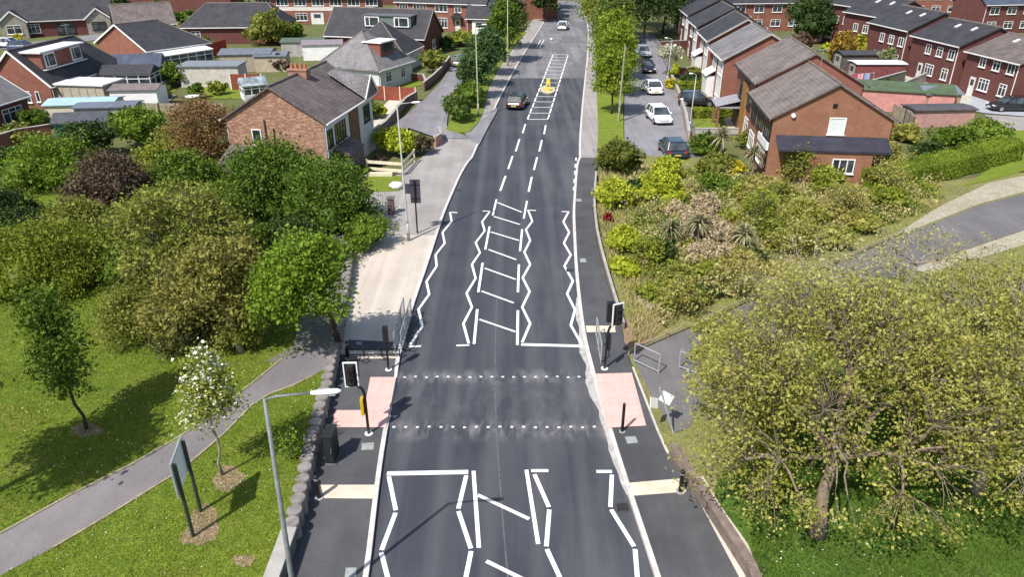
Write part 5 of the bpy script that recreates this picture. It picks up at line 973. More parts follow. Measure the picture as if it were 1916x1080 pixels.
root=empty('low_wall',(-7.0,15.4,0),0,'low concrete wall end with pale top slab at the bottom left','wall')
boxpart(root,'wall',-.25,.13,-4,1.75,0,.66,CONCD); boxpart(root,'top_slab',-.32,.16,-4,1.95,.665,.76,CONC,.015)
# path edge, low wall at bottom right
root=empty('low_wall',(0,0,0),0,'long low brownish stone wall bounding the right pavement, nearest','wall')
m=MB(); m2=MB(); ys=[10,13,16,17.5,19,20.5,21.6]
for a,b in zip(ys[:-1],ys[1:]): 
    pa,pb=(RG(a)+.1,a),(RG(b)+.1,b); m.bar((*pa,.35),(*pb,.35),.18,.6); m2.bar((*pa,.68),(*pb,.68),.3,.07)
m.build('wall',plain('brown_stone',(.19,.145,.12),.95,.4,3,bmp=.5),root); m2.build('coping',plain('coping_stone',(.20,.155,.13),.9,.35,3,bmp=.3),root)
m=MB(); ys=[21.7,23,24.5,26,27.6]
for a,b in zip(ys[:-1],ys[1:]): m.bar((RG(a)+.03,a,.1),(RG(b)+.03,b,.1),.09,.1)
tag(m.build('edging_kerb',plain('pale_edging',(.5,.47,.42),.85,.2,3)),'thin pale edging kerb beside the right tactile paving','edging')
root=empty('edge_wall',(0,0,0),0,'thin low edging wall between right pavement and shrub belt','wall')
m=MB(); ys=list(range(31,57,3))
for a,b in zip(ys[:-1],ys[1:]): m.bar((RG(a)+.08,a,.3),(RG(b)+.08,b,.3),.12,.4)
m.build('wall',plain('edge_brown',(.20,.16,.14),.9,.3,3),root)
m=MB()
for a,b in zip(ys[:-1],ys[1:]): m.bar((RG(a)+.08,a,.52),(RG(b)+.08,b,.52),.15,.05)
m.build('coping',CONC,root)
def rail(label,pts,z0,h,posts,mt,cat='rail',name='rail',rails=(1.,),rad=.025,prad=.03,group=None):
    x0,y0=pts[0]; root=empty(name,(x0,y0,z0),0,label,cat,group)
    P2=[(a-x0,b-y0) for a,b in pts]
    for f in rails:
        m=MB(); m.tube([(a,b,h*f) for a,b in P2],rad,6); m.build('bar',mt,root)
    for (a,b) in posts: m=MB(); m.tube([(a-x0,b-y0,-.05),(a-x0,b-y0,h)],prad,8); m.build('post',mt,root)
    return root
# diagonal knee rail along the path
pp=[G(*q,.12) for q in [(1176,664),(1250,632),(1330,597),(1420,556),(1500,518),(1600,478),(1690,437)]]
rail('low pale timber rail along the diagonal path edge',pp,.12,.28,pp,WOODG,'fence','knee_rail',(1.,.45),.035,.05)
# guard rails
def guard(label,pa,pb,z0,h,n,mt=GALV,bars=0,group='galvanised pedestrian guard rails'):
    a=G(*pa,z0);b=G(*pb,z0); root=empty('guard_rail',(a[0],a[1],z0),math.atan2(b[1]-a[1],b[0]-a[0]),label,'guard rail',group); L_=math.hypot(b[0]-a[0],b[1]-a[1])
    for z in (h,.12): m=MB(); m.tube([(0,0,z),(L_,0,z)],.028,8); m.build('rail',mt,root)
    for k in range(n+1): m=MB(); m.tube([(L_*k/n,0,-.02),(L_*k/n,0,h)],.03,8); m.build('post',mt,root)
    if bars:
        m=MB()
        for k in range(1,bars): m.tube([(L_*k/bars,0,.12),(L_*k/bars,0,h)],.009,4,cap=False)
        m.build('infill_bars',mt,root)
    return root
guard('long pedestrian guard rail beside the left kerb beyond the crossing',(752,658),(770,592),.12,1.0,3,bars=12)
guard('second guard rail just inside the first beside the left kerb',(739,660),(757,590),.12,1.0,3,bars=12)
guard('guard rail beside the right kerb near the signal post',(1124,680),(1115,628),.12,1.0,2,bars=9)
guard('grey cycle barrier frame at the mouth of the footpath',(1186,678),(1232,700),.12,1.0,1)
guard('second cycle barrier frame half hidden by twigs',(1270,690),(1316,707),.12,.9,1)
root=guard('black guard rail across the left pavement behind the signal',(648,668),(748,668),.12,.42,3,BLACK,group=None)
# bollards
def bollard(label,px,py,h,r=.07,band=True):
    x,y=G(px,py,.12); o=empty('bollard',(x,y,.12),0,label,'bollard'); m=MB(); m.tube([(0,0,-.03),(0,0,h-.05),(0,0,h)],[r,r,r*.6],12); m.build('post',BLACK,o,smooth=True)
    if band: m=MB(); m.tube([(0,0,h*.8),(0,0,h*.87)],r*1.06,12); m.build('band',plain('grey_band',(.25,.25,.25),.5,.2,3),o)
    m=MB(); m.tube([(0,0,-.01),(0,0,.02)],r*2,12); m.build('base_collar',CONC,o)
bollard('tall thin black push button post on the right tactile paving',1164,808,1.35,.06,False); bollard('black bollard at the left end of the nearest beige strip',597,932,1.0,.08); bollard('black bollard at the right end of the nearest beige strip',1273,920,.95,.085)
bollard('black post at the left end of the farther beige strip',652,672,.95,.07)
# traffic signals
def signal(label,px,py,zt_,arm,head_face,box_side=1,lean=0,backtilt=0.,second=False):
    x,y=G(px,py,.12); root=empty('traffic_signal',(x,y,.12),0,label,'traffic signal')
    m=MB(); a=arm; m.tube([(0,0,-.05),(lean*.4,0,zt_*.45),(lean,0,zt_-.42),(lean+a*.15,0,zt_-.2),(lean+a*.5,0,zt_-.06),(lean+a,0,zt_)],.055,10); m.build('pole',BLACK,root,smooth=True)
    m=MB(); m.tube([(0,0,-.02),(0,0,.02)],.16,14); m.build('base_collar',WHITE,root)
    hx=lean+a; hz=zt_-.05
    h=empty('head_pivot',(0,0,0)); D.objects.remove(h)
    rot=R(head_face)
    m=MB(); m.box(-.22,.22,-.03,.0,0,1.0); bb=m.build('backing_board',BLACK,root); bb.location=(hx,0,hz); bb.rotation_euler=(backtilt,0,rot)
    m=MB(); t=.045; m.box(-.265,.265,-.045,.012,-.045,0); m.box(-.265,.265,-.045,.012,1.0,1.045); m.box(-.265,-.22,-.045,.012,0,1.0); m.box(.22,.265,-.045,.012,0,1.0); m.build('white_border',WHITE,bb)
    m=MB(); m.box(-.13,.13,-.16,-.032,.04,.96); hd=m.build('signal_head',plain('signal_black',(.02,.02,.022),.5,.2,3),bb,bevel=.02)
    for k,c in enumerate(((.03,.05,.04),(.05,.035,.015),(.045,.012,.01))):
        m=MB(); m.tube([(0,-.161,.2+k*.3),(0,-.185,.2+k*.3)],.09,16); m.build('lens',glassy('lens%d'%k,c,.2),hd)
        m=MB()
        for j in range(9):
            t0,t1=math.pi*j/9-.0,math.pi*(j+1)/9; z=.2+k*.3
            m.add([(math.cos(t0)*.105,-.16,z+math.sin(t0)*.105),(math.cos(t1)*.105,-.16,z+math.sin(t1)*.105),(math.cos(t1)*.105,-.32,z+math.sin(t1)*.105),(math.cos(t0)*.105,-.32,z+math.sin(t0)*.105)],[(0,1,2,3)])
        m.build('hood',BLACK,hd)
    m=MB(); m.box(-.06,.06,-.13,.13,1.0,1.75); bx=m.build('push_button_box',plain('yellow_box',(.55,.36,.01),.5,.2,3) if box_side else BLACK,root,bevel=.015); bx.location=(-.12*1,0,-.05) if box_side else (.13,0,0)
    if second:
        m=MB(); m.box(-.16,.16,-.14,.14,0,.95); s2=m.build('rear_head',BLACK,root,bevel=.03); s2.location=(hx+second[0],second[1],hz+.02)
        m=MB(); m.bar((hx,.05,hz+.2),(hx+second[0],second[1],hz+.2),.05,.05); m.build('bracket',BLACK,root)
    return root
signal('nearest left traffic signal with curved pole and yellow push button box',690,812,2.3,-.42,2,1,0,0,(.02,.45))
signal('right traffic signal with curved pole beside the footpath mouth',1131,690,2.3,.36,24,0,.05,0,(-.28,.25))
x,y=G(727,692,.12); root=empty('signal_post',(x,y,.12),0,'short black signal post beyond the crossing on the left','signal post')
m=MB(); m.tube([(0,0,-.05),(0,0,1.9)],.05,10); m.build('pole',BLACK,root); m=MB(); m.box(-.11,.11,-.12,.12,1.45,2.2); m.build('signal_head',BLACK,root,bevel=.02); m=MB(); m.tube([(0,0,-.02),(0,0,.02)],.15,12); m.build('base_collar',WHITE,root)
# black cabinet
x,y=G(618,865,.12); root=empty('control_cabinet',(x+.06,y+.2,.12),R(-3),'tall matt black control cabinet against the retaining wall','cabinet')
boxpart(root,'cabinet',-.17,.17,-.36,.36,.05,1.25,plain('cabinet_black',(.012,.013,.014),.6,.2,3),.012); boxpart(root,'base',-.19,.19,-.38,.38,-.02,.05,CONCD); boxpart(root,'roof_lid',-.2,.2,-.39,.39,1.252,1.3,plain('cabinet_lid',(.02,.022,.022),.6,.2,3),.01); boxpart(root,'door_panel',-.14,.14,-.372,-.361,.12,1.18,plain('cabinet_door',(.018,.02,.021),.5,.2,3)); boxpart(root,'handle',.08,.11,-.4,-.373,.55,.75,CHR)
# lamp columns
def lamp(label,x,y,z0,h,arm,ang,mt,r=.075,lean=(0,0),head=.75,hp=None,group='street lamp columns',armrise=.15,mid=False):
    root=empty('street_lamp',(x,y,z0),0,label,'street lamp',group)
    tl=(lean[0],lean[1],h); m=MB(); m.tube([(0,0,-.1),(lean[0]*.14,lean[1]*.14,h*.14)],[r*1.5,r*1.5],12); m.tube([(lean[0]*.14,lean[1]*.14,h*.14),(lean[0]*.16,lean[1]*.16,h*.16),tl],[r*1.5,r,r*.62],12); m.build('column',mt,root,smooth=True)
    if arm:
        c,s=math.cos(R(ang)),math.sin(R(ang)); e=(tl[0]+c*arm,tl[1]+s*arm,h+armrise); m=MB(); m.tube([(tl[0],tl[1],h-.05),(tl[0]+c*arm*.25,tl[1]+s*arm*.25,h+armrise*.6),e],[r*.5,r*.45,r*.4],8); m.build('arm',mt,root,smooth=True)
        m=MB(); pts=[];n=8
        prof=[(0,.05,.04),(.12,.075,.05),(.45,.10,.06),(.85,.09,.055),(1,.04,.03)]
        V=[];K=10
        for t,wv,hv in prof:
            for k in range(K):
                q=2*math.pi*k/K; a_=head*t; b_=math.cos(q)*wv; z_=math.sin(q)*hv
                V.append((e[0]+c*a_-s*b_,e[1]+s*a_+c*b_,e[2]+z_+.03*t))
        F_=[(i*K+k,i*K+(k+1)%K,(i+1)*K+(k+1)%K,(i+1)*K+k) for i in range(len(prof)-1) for k in range(K)]+[tuple(range(K))[::-1],tuple(range((len(prof)-1)*K,len(prof)*K))]
        m.add(V,F_); lhd=m.build('lamp_head',hp or plain('lamp_white',(.80,.80,.80),.4,.08,3),root,smooth=True)
        m=MB(); m.box(head*.35,head*.8,-.06,.06,-.066,-.045); g=m.build('lens',glassy('lamp_glass',(.3,.3,.3),.2),lhd); g.location=e; g.rotation_euler=(0,0,R(ang))
    return root
tx,ty=G(495,747,7.8); bx_,by_=G(528,1115,LZ)
# column foot on the lawn just below the frame
lamp('nearest tall grey lamp column with long white lamp head',tx-.22,ty+.05,LZ,7.8-LZ,1.1,4,GREYP,.075,(.22,-.05),.72,armrise=.12)
x,y=G(765,450,.12); lamp('pale lamp column on the wide beige pavement',x,y,.12,8.4,.85,3,plain('pale_column',(.36,.36,.34),.6,.2,3),.06,(-.15,0),.5)
x,y=G(895,215,.2); lamp('tall greenish lamp column on the left verge beside the hedge',x,y,.2,8.6,.6,8,plain('mossy_column',(.30,.32,.22),.6,.2,3),.07,(-.1,0),.5)
m=MB(); m.tube([(0,0,0),(0,0,.35)],.16,10); o=m.build('litter_bin',GALV); 
D.objects.remove(o)
x,y=G(950,122,.2); lamp('tall lamp column at the road bend among the verge trees',x,y,.2,8.8,.6,10,plain('mossy_column',(.3,.32,.22)),.08,(0,0),.5)
x,y=G(1157,226,.15); root=empty('utility_pole',(x,y,.15),0,'tall leaning pale timber pole on the right grass verge','utility pole'); m=MB(); m.tube([(0,0,-.1),(.08,0,3.5),(.2,0,7.2)],[.11,.095,.075],8); m.build('pole',plain('pole_timber',(.30,.27,.21),.9,.3,4),root); m=MB(); m.box(.02,.14,-.16,-.1,1.6,1.95); m.build('plate',CONC,root)
x,y=G(1290,240,.1); lamp('short pale lamp post at the corner of the mown lawn',x,y,.1,5.0,.3,180,GALV,.05,(.1,0),.4)
x,y=G(1248,152,.1); lamp('pale lamp post by the white flowering tree',x,y,.1,5.0,.5,175,GALV,.05,(.15,0),.4)
x,y=G(1213,85,.1)
x,y=G(1108,106,.12); root=empty('sign_post',(x,y,.12),0,'short pale sign post beside the right kerb in the distance','sign'); m=MB(); m.tube([(0,0,-.05),(0,0,2.4)],.05,8); m.build('post',GALV,root); boxpart(root,'sign_plate',-.3,.3,-.03,.01,1.7,2.4,plain('sign_grey',(.4,.4,.4),.5,.1,3))
x,y=G(1031,110,.0); root=empty('beacon_post',(x,y,.0),0,'thin post with a white globe beside the far hatching','beacon'); m=MB(); m.tube([(0,0,0),(0,0,2.6)],.05,8); m.build('post',GALV,root)
cv,cf=sphere_quads((0,0,2.75),(.2,.2,.2),np.random.default_rng(1),12,8,0); m=MB(); m.add(cv.tolist(),cf.tolist()); m.build('globe',WHITE,root,smooth=True)
# keep left bollard and island
x,y=G(1025,168,.0); root=empty('keep_left_bollard',(x,y,0),0,'yellow keep left bollard on its island in the far hatching','bollard')
YEL=plain('bright_yellow',(.72,.56,.05),.5,.12,3)
m=MB(); m.prism([(1.0*math.cos(t)*.9,2.2*math.sin(t)) for t in np.linspace(0,2*math.pi,17)[:-1]],0,.1); m.build('island',plain('island_cream',(.50,.44,.28),.85,.25,2),root)
m=MB(); m.add([(-.26,-.14,.1),(.26,-.14,.1),(.26,.14,.1),(-.26,.14,.1),(-.2,-.1,1.1),(.2,-.1,1.1),(.2,.1,1.1),(-.2,.1,1.1)],[(3,2,1,0),(4,5,6,7),(0,1,5,4),(1,2,6,5),(2,3,7,6),(3,0,4,7)]); q=m.build('bollard_body',YEL,root,bevel=.03); q.location=(-.05,-.9,0)
m=MB(); m.tube([(0,-.131,.72),(0,-.14,.72)],.14,18); q=m.build('keep_left_disc',plain('sign_blue',(.02,.10,.45),.4,.1,3),root); q.location=(-.05,-.9,0)
m=MB(); m.bar((.05,-.148,.77),(-.06,-.148,.66),.03,.01,up=(0,1,0)); m.bar((-.06,-.148,.66),(-.06,-.148,.74),.03,.01,up=(0,1,0)); m.bar((-.06,-.148,.66),(.02,-.148,.66),.03,.01,up=(0,1,0)); q=m.build('arrow',WHITE,root); q.location=(-.05,-.9,0)
q=MB(); q.add([(-.26,-.14,.1),(.26,-.14,.1),(.26,.14,.1),(-.26,.14,.1),(-.2,-.1,1.1),(.2,-.1,1.1),(.2,.1,1.1),(-.2,.1,1.1)],[(3,2,1,0),(4,5,6,7),(0,1,5,4),(1,2,6,5),(2,3,7,6),(3,0,4,7)]); q=q.build('bollard_body',YEL,root,bevel=.03); q.location=(.1,1.2,0)
# notice board on two posts
a=G(362,1005,LZ); b=G(376,958,LZ); root=empty('notice_board',(a[0],a[1],LZ),math.atan2(b[1]-a[1],b[0]-a[0]),'tall notice board on two dark posts, seen almost edge on','notice board'); L_=math.hypot(b[0]-a[0],b[1]-a[1])
DG=plain('dark_green_post',(.03,.045,.04),.5,.2,3)
for t in (0,L_): m=MB(); m.tube([(t,0,-.1),(t,0,2.9)],.06,8); m.build('post',DG,root)
boxpart(root,'panel',-.12,L_+.12,.065,.1,1.75,2.95,plain('board_blue_grey',(.88,.91,.97),.3,.1,1.5)); boxpart(root,'frame',-.16,L_+.16,.055,.105,2.952,3.0,GALV)
q=MB(); q.box(-.16,-.122,.055,.105,1.72,2.95); q.build('frame_side',GALV,root)
# rear of black road signs
x,y=G(781,436,.12); root=empty('road_sign',(x,y,.12),0,'dark backed road sign panels on a black post by the beige pavement','road sign')
m=MB(); m.tube([(0,0,-.05),(0,0,3.5)],.05,10); m.build('post',BLACK,root)
SB=plain('sign_back',(.055,.05,.075),.5,.2,2); boxpart(root,'sign_panel',-.3,.34,.06,.09,2.0,3.55,SB); boxpart(root,'sign_panel',-.66,-.15,.1,.13,2.6,3.25,SB)
m=MB(); [m.bar((-.3,.05,z),(.34,.05,z),.03,.04) for z in (2.3,3.2)]; m.build('bracket',BLACK,root)
x,y=G(733,400,.12); root=empty('gate_post',(x,y,.12),0,'short dark stone gate post near the dense bush','post'); boxpart(root,'post',-.2,.2,-.2,.2,-.05,1.1,plain('dark_stone',(.14,.10,.09),.9,.3,4)); boxpart(root,'cap',-.25,.25,-.25,.25,1.1,1.2,CONCD)
# leaning pedestrian sign near path
x,y=G(1262,812,.12); root=empty('leaning_sign',(x,y,.12),R(20),'leaning grey post with two small white sign plates by the tactile paving','sign')
m=MB(); m.tube([(0,0,-.1),(-.3,.35,1.1),(-.5,.6,1.9)],.04,8); m.build('post',GALV,root)
for dx,zz,an in ((-.78,1.35,.3),(-.25,1.45,-.5)):
    m=MB(); m.box(-.24,.24,-.015,.015,-.2,.2); q=m.build('sign_plate',WHITE,root); q.location=(dx,.45,zz); q.rotation_euler=(-.5,.5,an)
# fences and garden walls
def fence(label,pts,z0,h,mt,pm_,post_gap=1.9,cat='fence',name='fence',slats=0,pw=.1,hp=.05,group=None):
    x0,y0=pts[0]; root=empty(name,(x0,y0,z0),0,label,cat,group)
    for (ax,ay),(bx,by) in zip(pts[:-1],pts[1:]):
        L_=math.hypot(bx-ax,by-ay); n=max(1,round(L_/post_gap))
        for k in range(n):
            p=(ax+(bx-ax)*k/n-x0,ay+(by-ay)*k/n-y0); q=(ax+(bx-ax)*(k+1)/n-x0,ay+(by-ay)*(k+1)/n-y0); m=MB()
            if slats:
                for j in range(slats): m.bar((*p,h*(j+.7)/slats),(*q,h*(j+.7)/slats),.03,h/slats*(.45 if slats<4 else .85))
            else: m.bar((*p,h*.5),(*q,h*.5),.05,h)
            m.build('panel',mt,root)
        for k in range(n+1):
            p=(ax+(bx-ax)*k/n-x0,ay+(by-ay)*k/n-y0); m=MB(); m.box(p[0]-pw/2,p[0]+pw/2,p[1]-pw/2,p[1]+pw/2,-.05,h+hp); m.build('post',pm_,root)
    return root
def gwall(label,pts,z0,h,mt,w_=.22,cop=None,group=None):
    root=empty('garden_wall',(*pts[0],z0),0,label,'wall',group); x0,y0=pts[0]; m=MB()
    for a,b in zip(pts[:-1],pts[1:]): m.bar((a[0]-x0,a[1]-y0,h/2-.02),(b[0]-x0,b[1]-y0,h/2-.02),w_,h)
    m.build('wall',mt,root); m=MB()
    for a,b in zip(pts[:-1],pts[1:]): m.bar((a[0]-x0,a[1]-y0,h+.02),(b[0]-x0,b[1]-y0,h+.02),w_+.06,.06)
    m.build('coping',cop or CONC,root)
    return root
g=lambda *p:[G(*q) for q in p]
CREAM=plain('cream_paint',(.68,.60,.46),.7,.15,3)
fence('cream rail fence with posts before the small front lawn',g((688,326),(754,331),(776,306)),.1,1.1,CREAM,CREAM,2.4,slats=2)
boxpart(empty('step_block',(*G(706,332),.1),0,'low cream block under the rail fence','kerb block'),'block',-1.2,1.2,-.15,.15,0,.3,CREAM)
fence('red brown panel fence with white posts beside the service road',g((692,186),(778,190)),.03,1.5,WOODR,CREAM,1.9)
fence('red brown fence panels with white posts in the back garden',g((434,168),(492,168)),.03,1.8,WOODR,WHITE,1.9)
fence('bright red fence between the back gardens',g((382,112),(425,98)),.03,1.9,plain('bright_red_timber',(.38,.045,.025),.8,.25,2),WOODR,1.9)
fence('dark red panel behind the pale garage',g((384,160),(408,160)),.03,1.8,WOODR,WOODG,1.9)
gwall('brown garden wall following the service road footway',g((693,268),(722,246),(760,200),(780,188)),.1,.9,plain('brown_wall',(.20,.13,.11),.9,.3,3))
gwall('brick garden wall along the upper footway with pale coping',g((793,170),(812,154),(826,140),(842,118)),.1,.9,plain('brown_wall',(.2,.13,.11)))
gwall('low hedge side wall before the hipped bungalow lawn',g((742,150),(792,152),(797,165)),.1,.8,BRKD)
gwall('pinkish brick wall piers at the service road corner',g((814,278),(826,270),(822,258)),.12,.9,plain('pink_brick',(.42,.24,.19),.9,.25,3))
gwall('pale brick wall in front of the right terrace gardens',g((1288,262),(1282,225),(1268,180),(1256,152)),.1,.7,plain('pinkish_wall',(.38,.29,.25),.9,.25,3))
gwall('low pale wall below the mown front lawn',g((1300,252),(1384,252)),.1,.5,CONC)
gwall('brown brick wall behind the lime conifer',g((1262,142),(1318,138)),.1,.9,BRKD); gwall('dark red wall across the far garden end',g((1236,95),(1300,92)),.1,1.3,BRKD)
gwall('red brown boundary wall behind the bushes at the left edge',g((0,285),(40,272),(100,262)),.05,1.4,BRK)
gwall('grey rear wall behind the orange conifer',g((1555,66),(1625,70)),.05,2.2,CONC); gwall('pale rear garden wall of the dark red terrace',g((1688,172),(1760,140)),.05,1.1,CONC); gwall('green topped boundary beside the pale yard',g((1690,152),(1600,178)),.05,1.2,plain('mossy_wall',(.2,.2,.15),.9,.3,3))
fence('weathered brown fence behind the orange shrubs',g((1668,222),(1690,232),(1705,248)),.05,1.4,WOODG,WOOD,1.6)
fence('grey fence between back gardens near the white sheds',g((232,212),(300,214),(420,214)),.05,1.1,WOODG,WOODG,1.8)
# bins, trampoline and other garden clutter
def wbin(label,px,py,c,rot=0,z0=.05):
    x,y=G(px,py,z0); o=empty('wheelie_bin',(x,y,z0),R(rot),label,'bin'); m=MB(); m.add([(-.22,-.26,.04),(.22,-.26,.04),(.22,.26,.04),(-.22,.26,.04),(-.29,-.34,.95),(.29,-.34,.95),(.29,.34,.95),(-.29,.34,.95)],[(3,2,1,0),(4,5,6,7),(0,1,5,4),(1,2,6,5),(2,3,7,6),(3,0,4,7)]); mt=plain('bin_%g_%g'%(c[0],c[2]),c,.5,.15,3)
    m.build('body',mt,o,bevel=.03); m=MB(); m.add([(-.31,-.37,.96),(.31,-.37,.96),(.31,.37,.96),(-.31,.37,.96),(-.27,-.3,1.04),(.27,-.3,1.04),(.27,.36,1.08),(-.27,.36,1.08)],[(3,2,1,0),(4,5,6,7),(0,1,5,4),(1,2,6,5),(2,3,7,6),(3,0,4,7)]); m.build('lid',mt,o)
    for s in (-1,1): m=MB(); m.tube([(s*.2,.3,.1),(s*.26,.3,.1)],.1,10); m.build('wheel',RUB,o)
wbin('black wheelie bin by the brown door of the brick semi',668,262,(.02,.022,.025)); wbin('dark green bin in the yard behind the end gable',1642,182,(.03,.13,.07)); wbin('white bin like tub beside the dark green one',1656,188,(.6,.62,.62)); wbin('maroon bin beside the bungalow fence',612,305,(.08,.02,.03))
def cloth(label,px,py,c,rot=0):
    x,y=G(px,py,.05); o=empty('clothes_line',(x,y,.05),R(rot),label,'clothes line')
    for s in (-2,2): m=MB(); m.tube([(s,0,0),(s,0,2)],.03,6); m.build('post',GALV,o)
    m=MB(); m.tube([(-2,0,1.95),(0,0,1.85),(2,0,1.95)],.01,4); m.build('line',WHITE,o)
    for k,cc in enumerate(c):
        m=MB(); x0=-1.7+k*.85; m.add([(x0+.7*i/6,.05*math.sin(i*1.7+k)*(1-j/3),1.88-.95*j/3) for j in range(4) for i in range(7)],[(j*7+i,j*7+i+1,(j+1)*7+i+1,(j+1)*7+i) for j in range(3) for i in range(6)]); m.build('washing',plain('cloth%d'%k,cc,.9,.1,3),o)
cloth('washing line with white, red and blue cloths in the back yard',1600,168,[(.7,.7,.72),(.45,.08,.12),(.65,.35,.38),(.3,.4,.6)],8)
x,y=G(362,192,.05); root=empty('garden_table',(x,y,.05),0,'white round garden table near the grey fence','table'); m=MB(); m.tube([(0,0,.7),(0,0,.76)],.75,16); m.build('tabletop',WHITE,root); m=MB(); m.tube([(0,0,0),(0,0,.7)],.05,8); m.build('pedestal',WHITE,root)
x,y=G(742,352,.14); cv,cf=sphere_quads((0,0,.2),(.55,.4,.28),np.random.default_rng(4),10,6,.2); m=MB(); m.add(cv.tolist(),cf.tolist()); o=m.build('rock',plain('pale_rock',(.62,.62,.58),.9,.15,3,bmp=.4),smooth=True); o.location=(x,y,.14); tag(o,'pale boulder at the corner of the small front lawn','rock')
# ---------------------------------------------------------------- cars
def car(label,px,py,rot,col,L_=4.1,W_=1.78,H_=1.48,z0=.02,kind='hatch',group=None,front=1):
    x,y=G(px,py,z0); root=empty('car',(x,y,z0),R(rot),label,'car',group)
    pm_=paint('paint_%g_%g_%g'%col,col)
    # stations along length (0 rear .. 1 front): (t, z_top of lower body, half width factor, z_bottom)
    st=[(0,.62,.86,.30),(.03,.80,.94,.24),(.12,.88,.99,.2),(.35,.90,1.,.18),(.62,.90,1.,.18),(.76,.86,.99,.18),(.93,.70,.93,.22),(.985,.60,.84,.26),(1,.48,.78,.32)]
    m=MB(); K=10; V=[]
    for t,zt_,wf,zb in st:
        yy=(t-.5)*L_; w2=W_/2*wf
        for a,b in ((-.86,0),(-1,.25),(-1,.62),(-.93,.93),(-.7,1.),(.7,1.),(.93,.93),(1,.62),(1,.25),(.86,0)): V.append((a*w2,yy,zb+(zt_-zb)*b))
    F_=[(i*K+k,i*K+(k+1)%K,(i+1)*K+(k+1)%K,(i+1)*K+k) for i in range(len(st)-1) for k in range(K)]+[tuple(range(K))[::-1],tuple(range((len(st)-1)*K,len(st)*K))]
    m.add(V,[f[::-1] for f in F_]); m.build('body',pm_,root,smooth=False,bevel=.03)
    # greenhouse
    r0,r1,r2,r3=(.03,.13,.56,.76) if kind=='hatch' else (.14,.27,.55,.76)
    g=lambda t,z,w_:[(-w_,(t-.5)*L_,z),(w_,(t-.5)*L_,z)]
    wb,wt=W_/2*.93,W_/2*.74; zb=.88; V=g(r0,zb,wb)+g(r3,zb-.01,wb)+g(r1,H_-.05,wt)+g(r2,H_-.05,wt)
    m=MB(); m.add(V,[(0,1,5,4),(3,2,6,7),(2,0,4,6),(1,3,7,5),(4,5,7,6)]); m.build('windows',GLASS,root)
    m=MB(); ins=.02; V=g(r1-.015,H_-.045,wt+.015)+g(r2+.012,H_-.045,wt+.015)+g(r1+.03,H_+.0,wt*.86)+g(r2-.03,H_+.0,wt*.86)
    m.add(V,[(0,1,5,4),(3,2,6,7),(2,0,4,6),(1,3,7,5),(4,5,7,6),(1,0,2,3)]); m.build('roof',pm_,root,bevel=.02)
    for s in (-1,1):
        for ta,tb,wd in ((r0,r1,.07),(r3,r2,.055),(.33,.33,.04),(.52,.52,.04)): m=MB(); m.bar((s*(wb+.004),(ta-.5)*L_,zb),(s*(wt+.004),(tb-.5)*L_,H_-.04),wd,.06); m.build('pillar',pm_,root)
    for s in (-1,1):
        for t in (.185,.81):
            w=MB(); cx=s*(W_/2-.09); w.tube([(cx-.1,(t-.5)*L_,.31),(cx+.1,(t-.5)*L_,.31)],.31,18); wh=w.build('wheel',RUB,root); r_=MB(); r_.tube([(cx+s*.1-.01,(t-.5)*L_,.31),(cx+s*.1+.012,(t-.5)*L_,.31)],.2,10); r_.build('rim',CHR,wh)
        m=MB(); m.box(s*.62-.17,s*.62+.17,L_/2-.16,L_/2-.02,.56,.68); m.build('headlight',glassy('lamp_clear',(.45,.45,.45),.1),root,bevel=.03)
        m=MB(); m.box(s*.70-.1,s*.70+.1,-L_/2-.005,-L_/2+.12,.58,.82); m.build('tail_light',paint('tail_red',(.35,.01,.01)),root,bevel=.02)
        m=MB(); m.box(s*(W_/2+.02)-.1,s*(W_/2+.02)+.1,.19*L_,.19*L_+.14,.9,1.04); m.build('wing_mirror',pm_,root,bevel=.02)
    m=MB(); m.box(-.26,.26,-L_/2-.03,-L_/2+.02,.42,.53); m.build('number_plate',plain('plate_yellow',(.65,.5,.08),.5,.05,3),root)
    m=MB(); m.box(-.26,.26,L_/2-.01,L_/2+.03,.36,.47); m.build('number_plate',WHITE,root)
    m=MB(); m.box(-.5,.5,L_/2-.05,L_/2+.012,.42,.56) if False else m.box(-.45,.45,L_/2-.04,L_/2+.015,.49,.55); m.build('grille',BLACK,root)
    return root
GC='cars parked along the right service road'
WH=(.80,.80,.81); BK=(.012,.013,.016)
car('black hatchback driving away on the dark new asphalt',968,199,-12,BK,z0=.01)
car('small white car driving away on the distant worn road',1053,54,-8,WH,z0=.01)
car('silver car on the left side of the far road end',1040,16,-8,(.45,.48,.52),z0=.01)
car('white hatchback nearest along the service road',1232,226,186,WH,group=GC,z0=.03,W_=1.82)
car('white saloon behind the nearest white hatchback',1219,172,4,WH,group=GC,z0=.03,kind='saloon',L_=4.3)
car('dark blue car at the shrubby end of the service road',1257,288,2,(.018,.03,.055),group=GC,z0=.03,W_=1.82)
car('black car parked between the white and the silver ones',1209,133,184,BK,group=GC,z0=.03)
car('silver car parked behind the black one',1203,104,184,(.42,.45,.50),group=GC,z0=.03)
car('dark blue car farthest along the service road',1196,88,184,(.02,.04,.10),group=GC,z0=.03)
car('black hatchback on the grey terrace drive',1303,196,-98,BK,z0=.1)
car('long black car on the bluish slabs at the right edge',1889,206,88,BK,z0=.06,L_=4.5)
car('grey car half hidden by verge trees on the left side road',862,122,-8,(.13,.16,.19),z0=.17)
car('white car at the top left before the wide bungalow',20,88,-92,(.70,.74,.80),z0=.05)
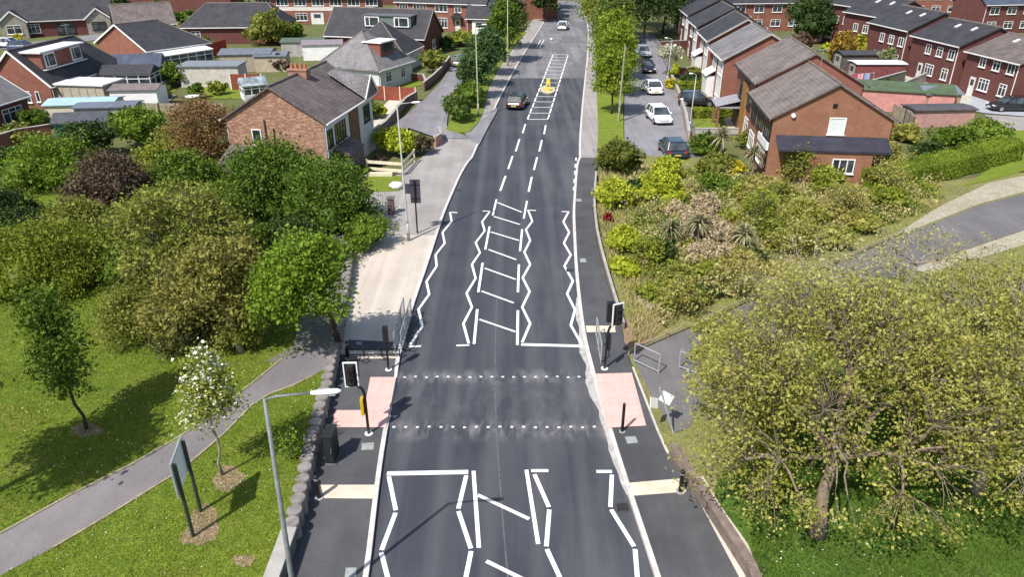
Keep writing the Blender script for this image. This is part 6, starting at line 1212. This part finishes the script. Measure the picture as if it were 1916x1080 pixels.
car('blue car beside the white one at the top left',45,94,-84,(.03,.06,.16),z0=.05)
car('white van like car in the far bungalow drive',495,76,20,WH,z0=.05)
x,y=G(1905,190,.05); root=empty('red_container',(x+1.7,y+1.0,.05),R(6),'tall bright red box body behind the black car at the right edge','lorry body')
m=MB(); m.box(-1.9,1.9,-1.1,1.1,.5,2.9); m.build('box_body',paint('lorry_red',(.42,.02,.02)),root,bevel=.04)
for sx in (-1.2,1.2):
    for sy in (-.95,.95): w=MB(); w.tube([(sx,sy-.12,.4),(sx,sy+.12,.4)],.4,16); w.build('wheel',RUB,root)

# roof aerials and road gullies
def aerial(label,x,y,z,rot):
    o=empty('tv_aerial',(x,y,z),R(rot),label,'aerial'); m=MB(); m.tube([(0,0,-.6),(0,0,1.3)],.02,5); m.build('mast',GALV,o); m=MB(); m.bar((-.5,0,1.2),(.5,0,1.2),.02,.02)
    for k in range(7): m.bar((-.45+.15*k,-.22,1.21),(-.45+.15*k,.22,1.21),.012,.012)
    m.build('antenna',GALV,o)
for lb,x,y,z,r in (('tv aerial on the ridge of the nearest right terrace unit',25.0,61,7.5,20),('tv aerial on the ridge of the second right terrace unit',25.9,71,8.2,35),('tv aerial beside the pot topped chimney',-16.6,59,7.6,10),('tv aerial on the dormer bungalow roof',-51,88,6.1,60),('tv aerial on the third right terrace unit',27.3,86,7.6,15)): aerial(lb,x,y,z,r)
GUL=plain('gully_iron',(.05,.05,.052),.6,.3,9,bmp=.4)
for x,y,lb in ((XLf(31)+.28,31,'left kerb beyond the crossing'),(XRf(38)-.28,38,'right kerb beside the far zig zags'),(XLf(52)+.28,52,'left kerb by the dashed lines'),(XRf(19)-.3,19,'right kerb in the foreground')):
    o=empty('road_gully',(x,y,0),0,'small iron gully grate by the '+lb,'gully grate'); m=MB(); m.box(-.22,.22,-.22,.22,.001,.008); m.build('frame',GUL,o); m=MB()
    for k in range(5): m.box(-.17+.075*k,-.135+.075*k,-.17,.17,.0085,.013)
    m.build('grate_bars',BLACK,o)
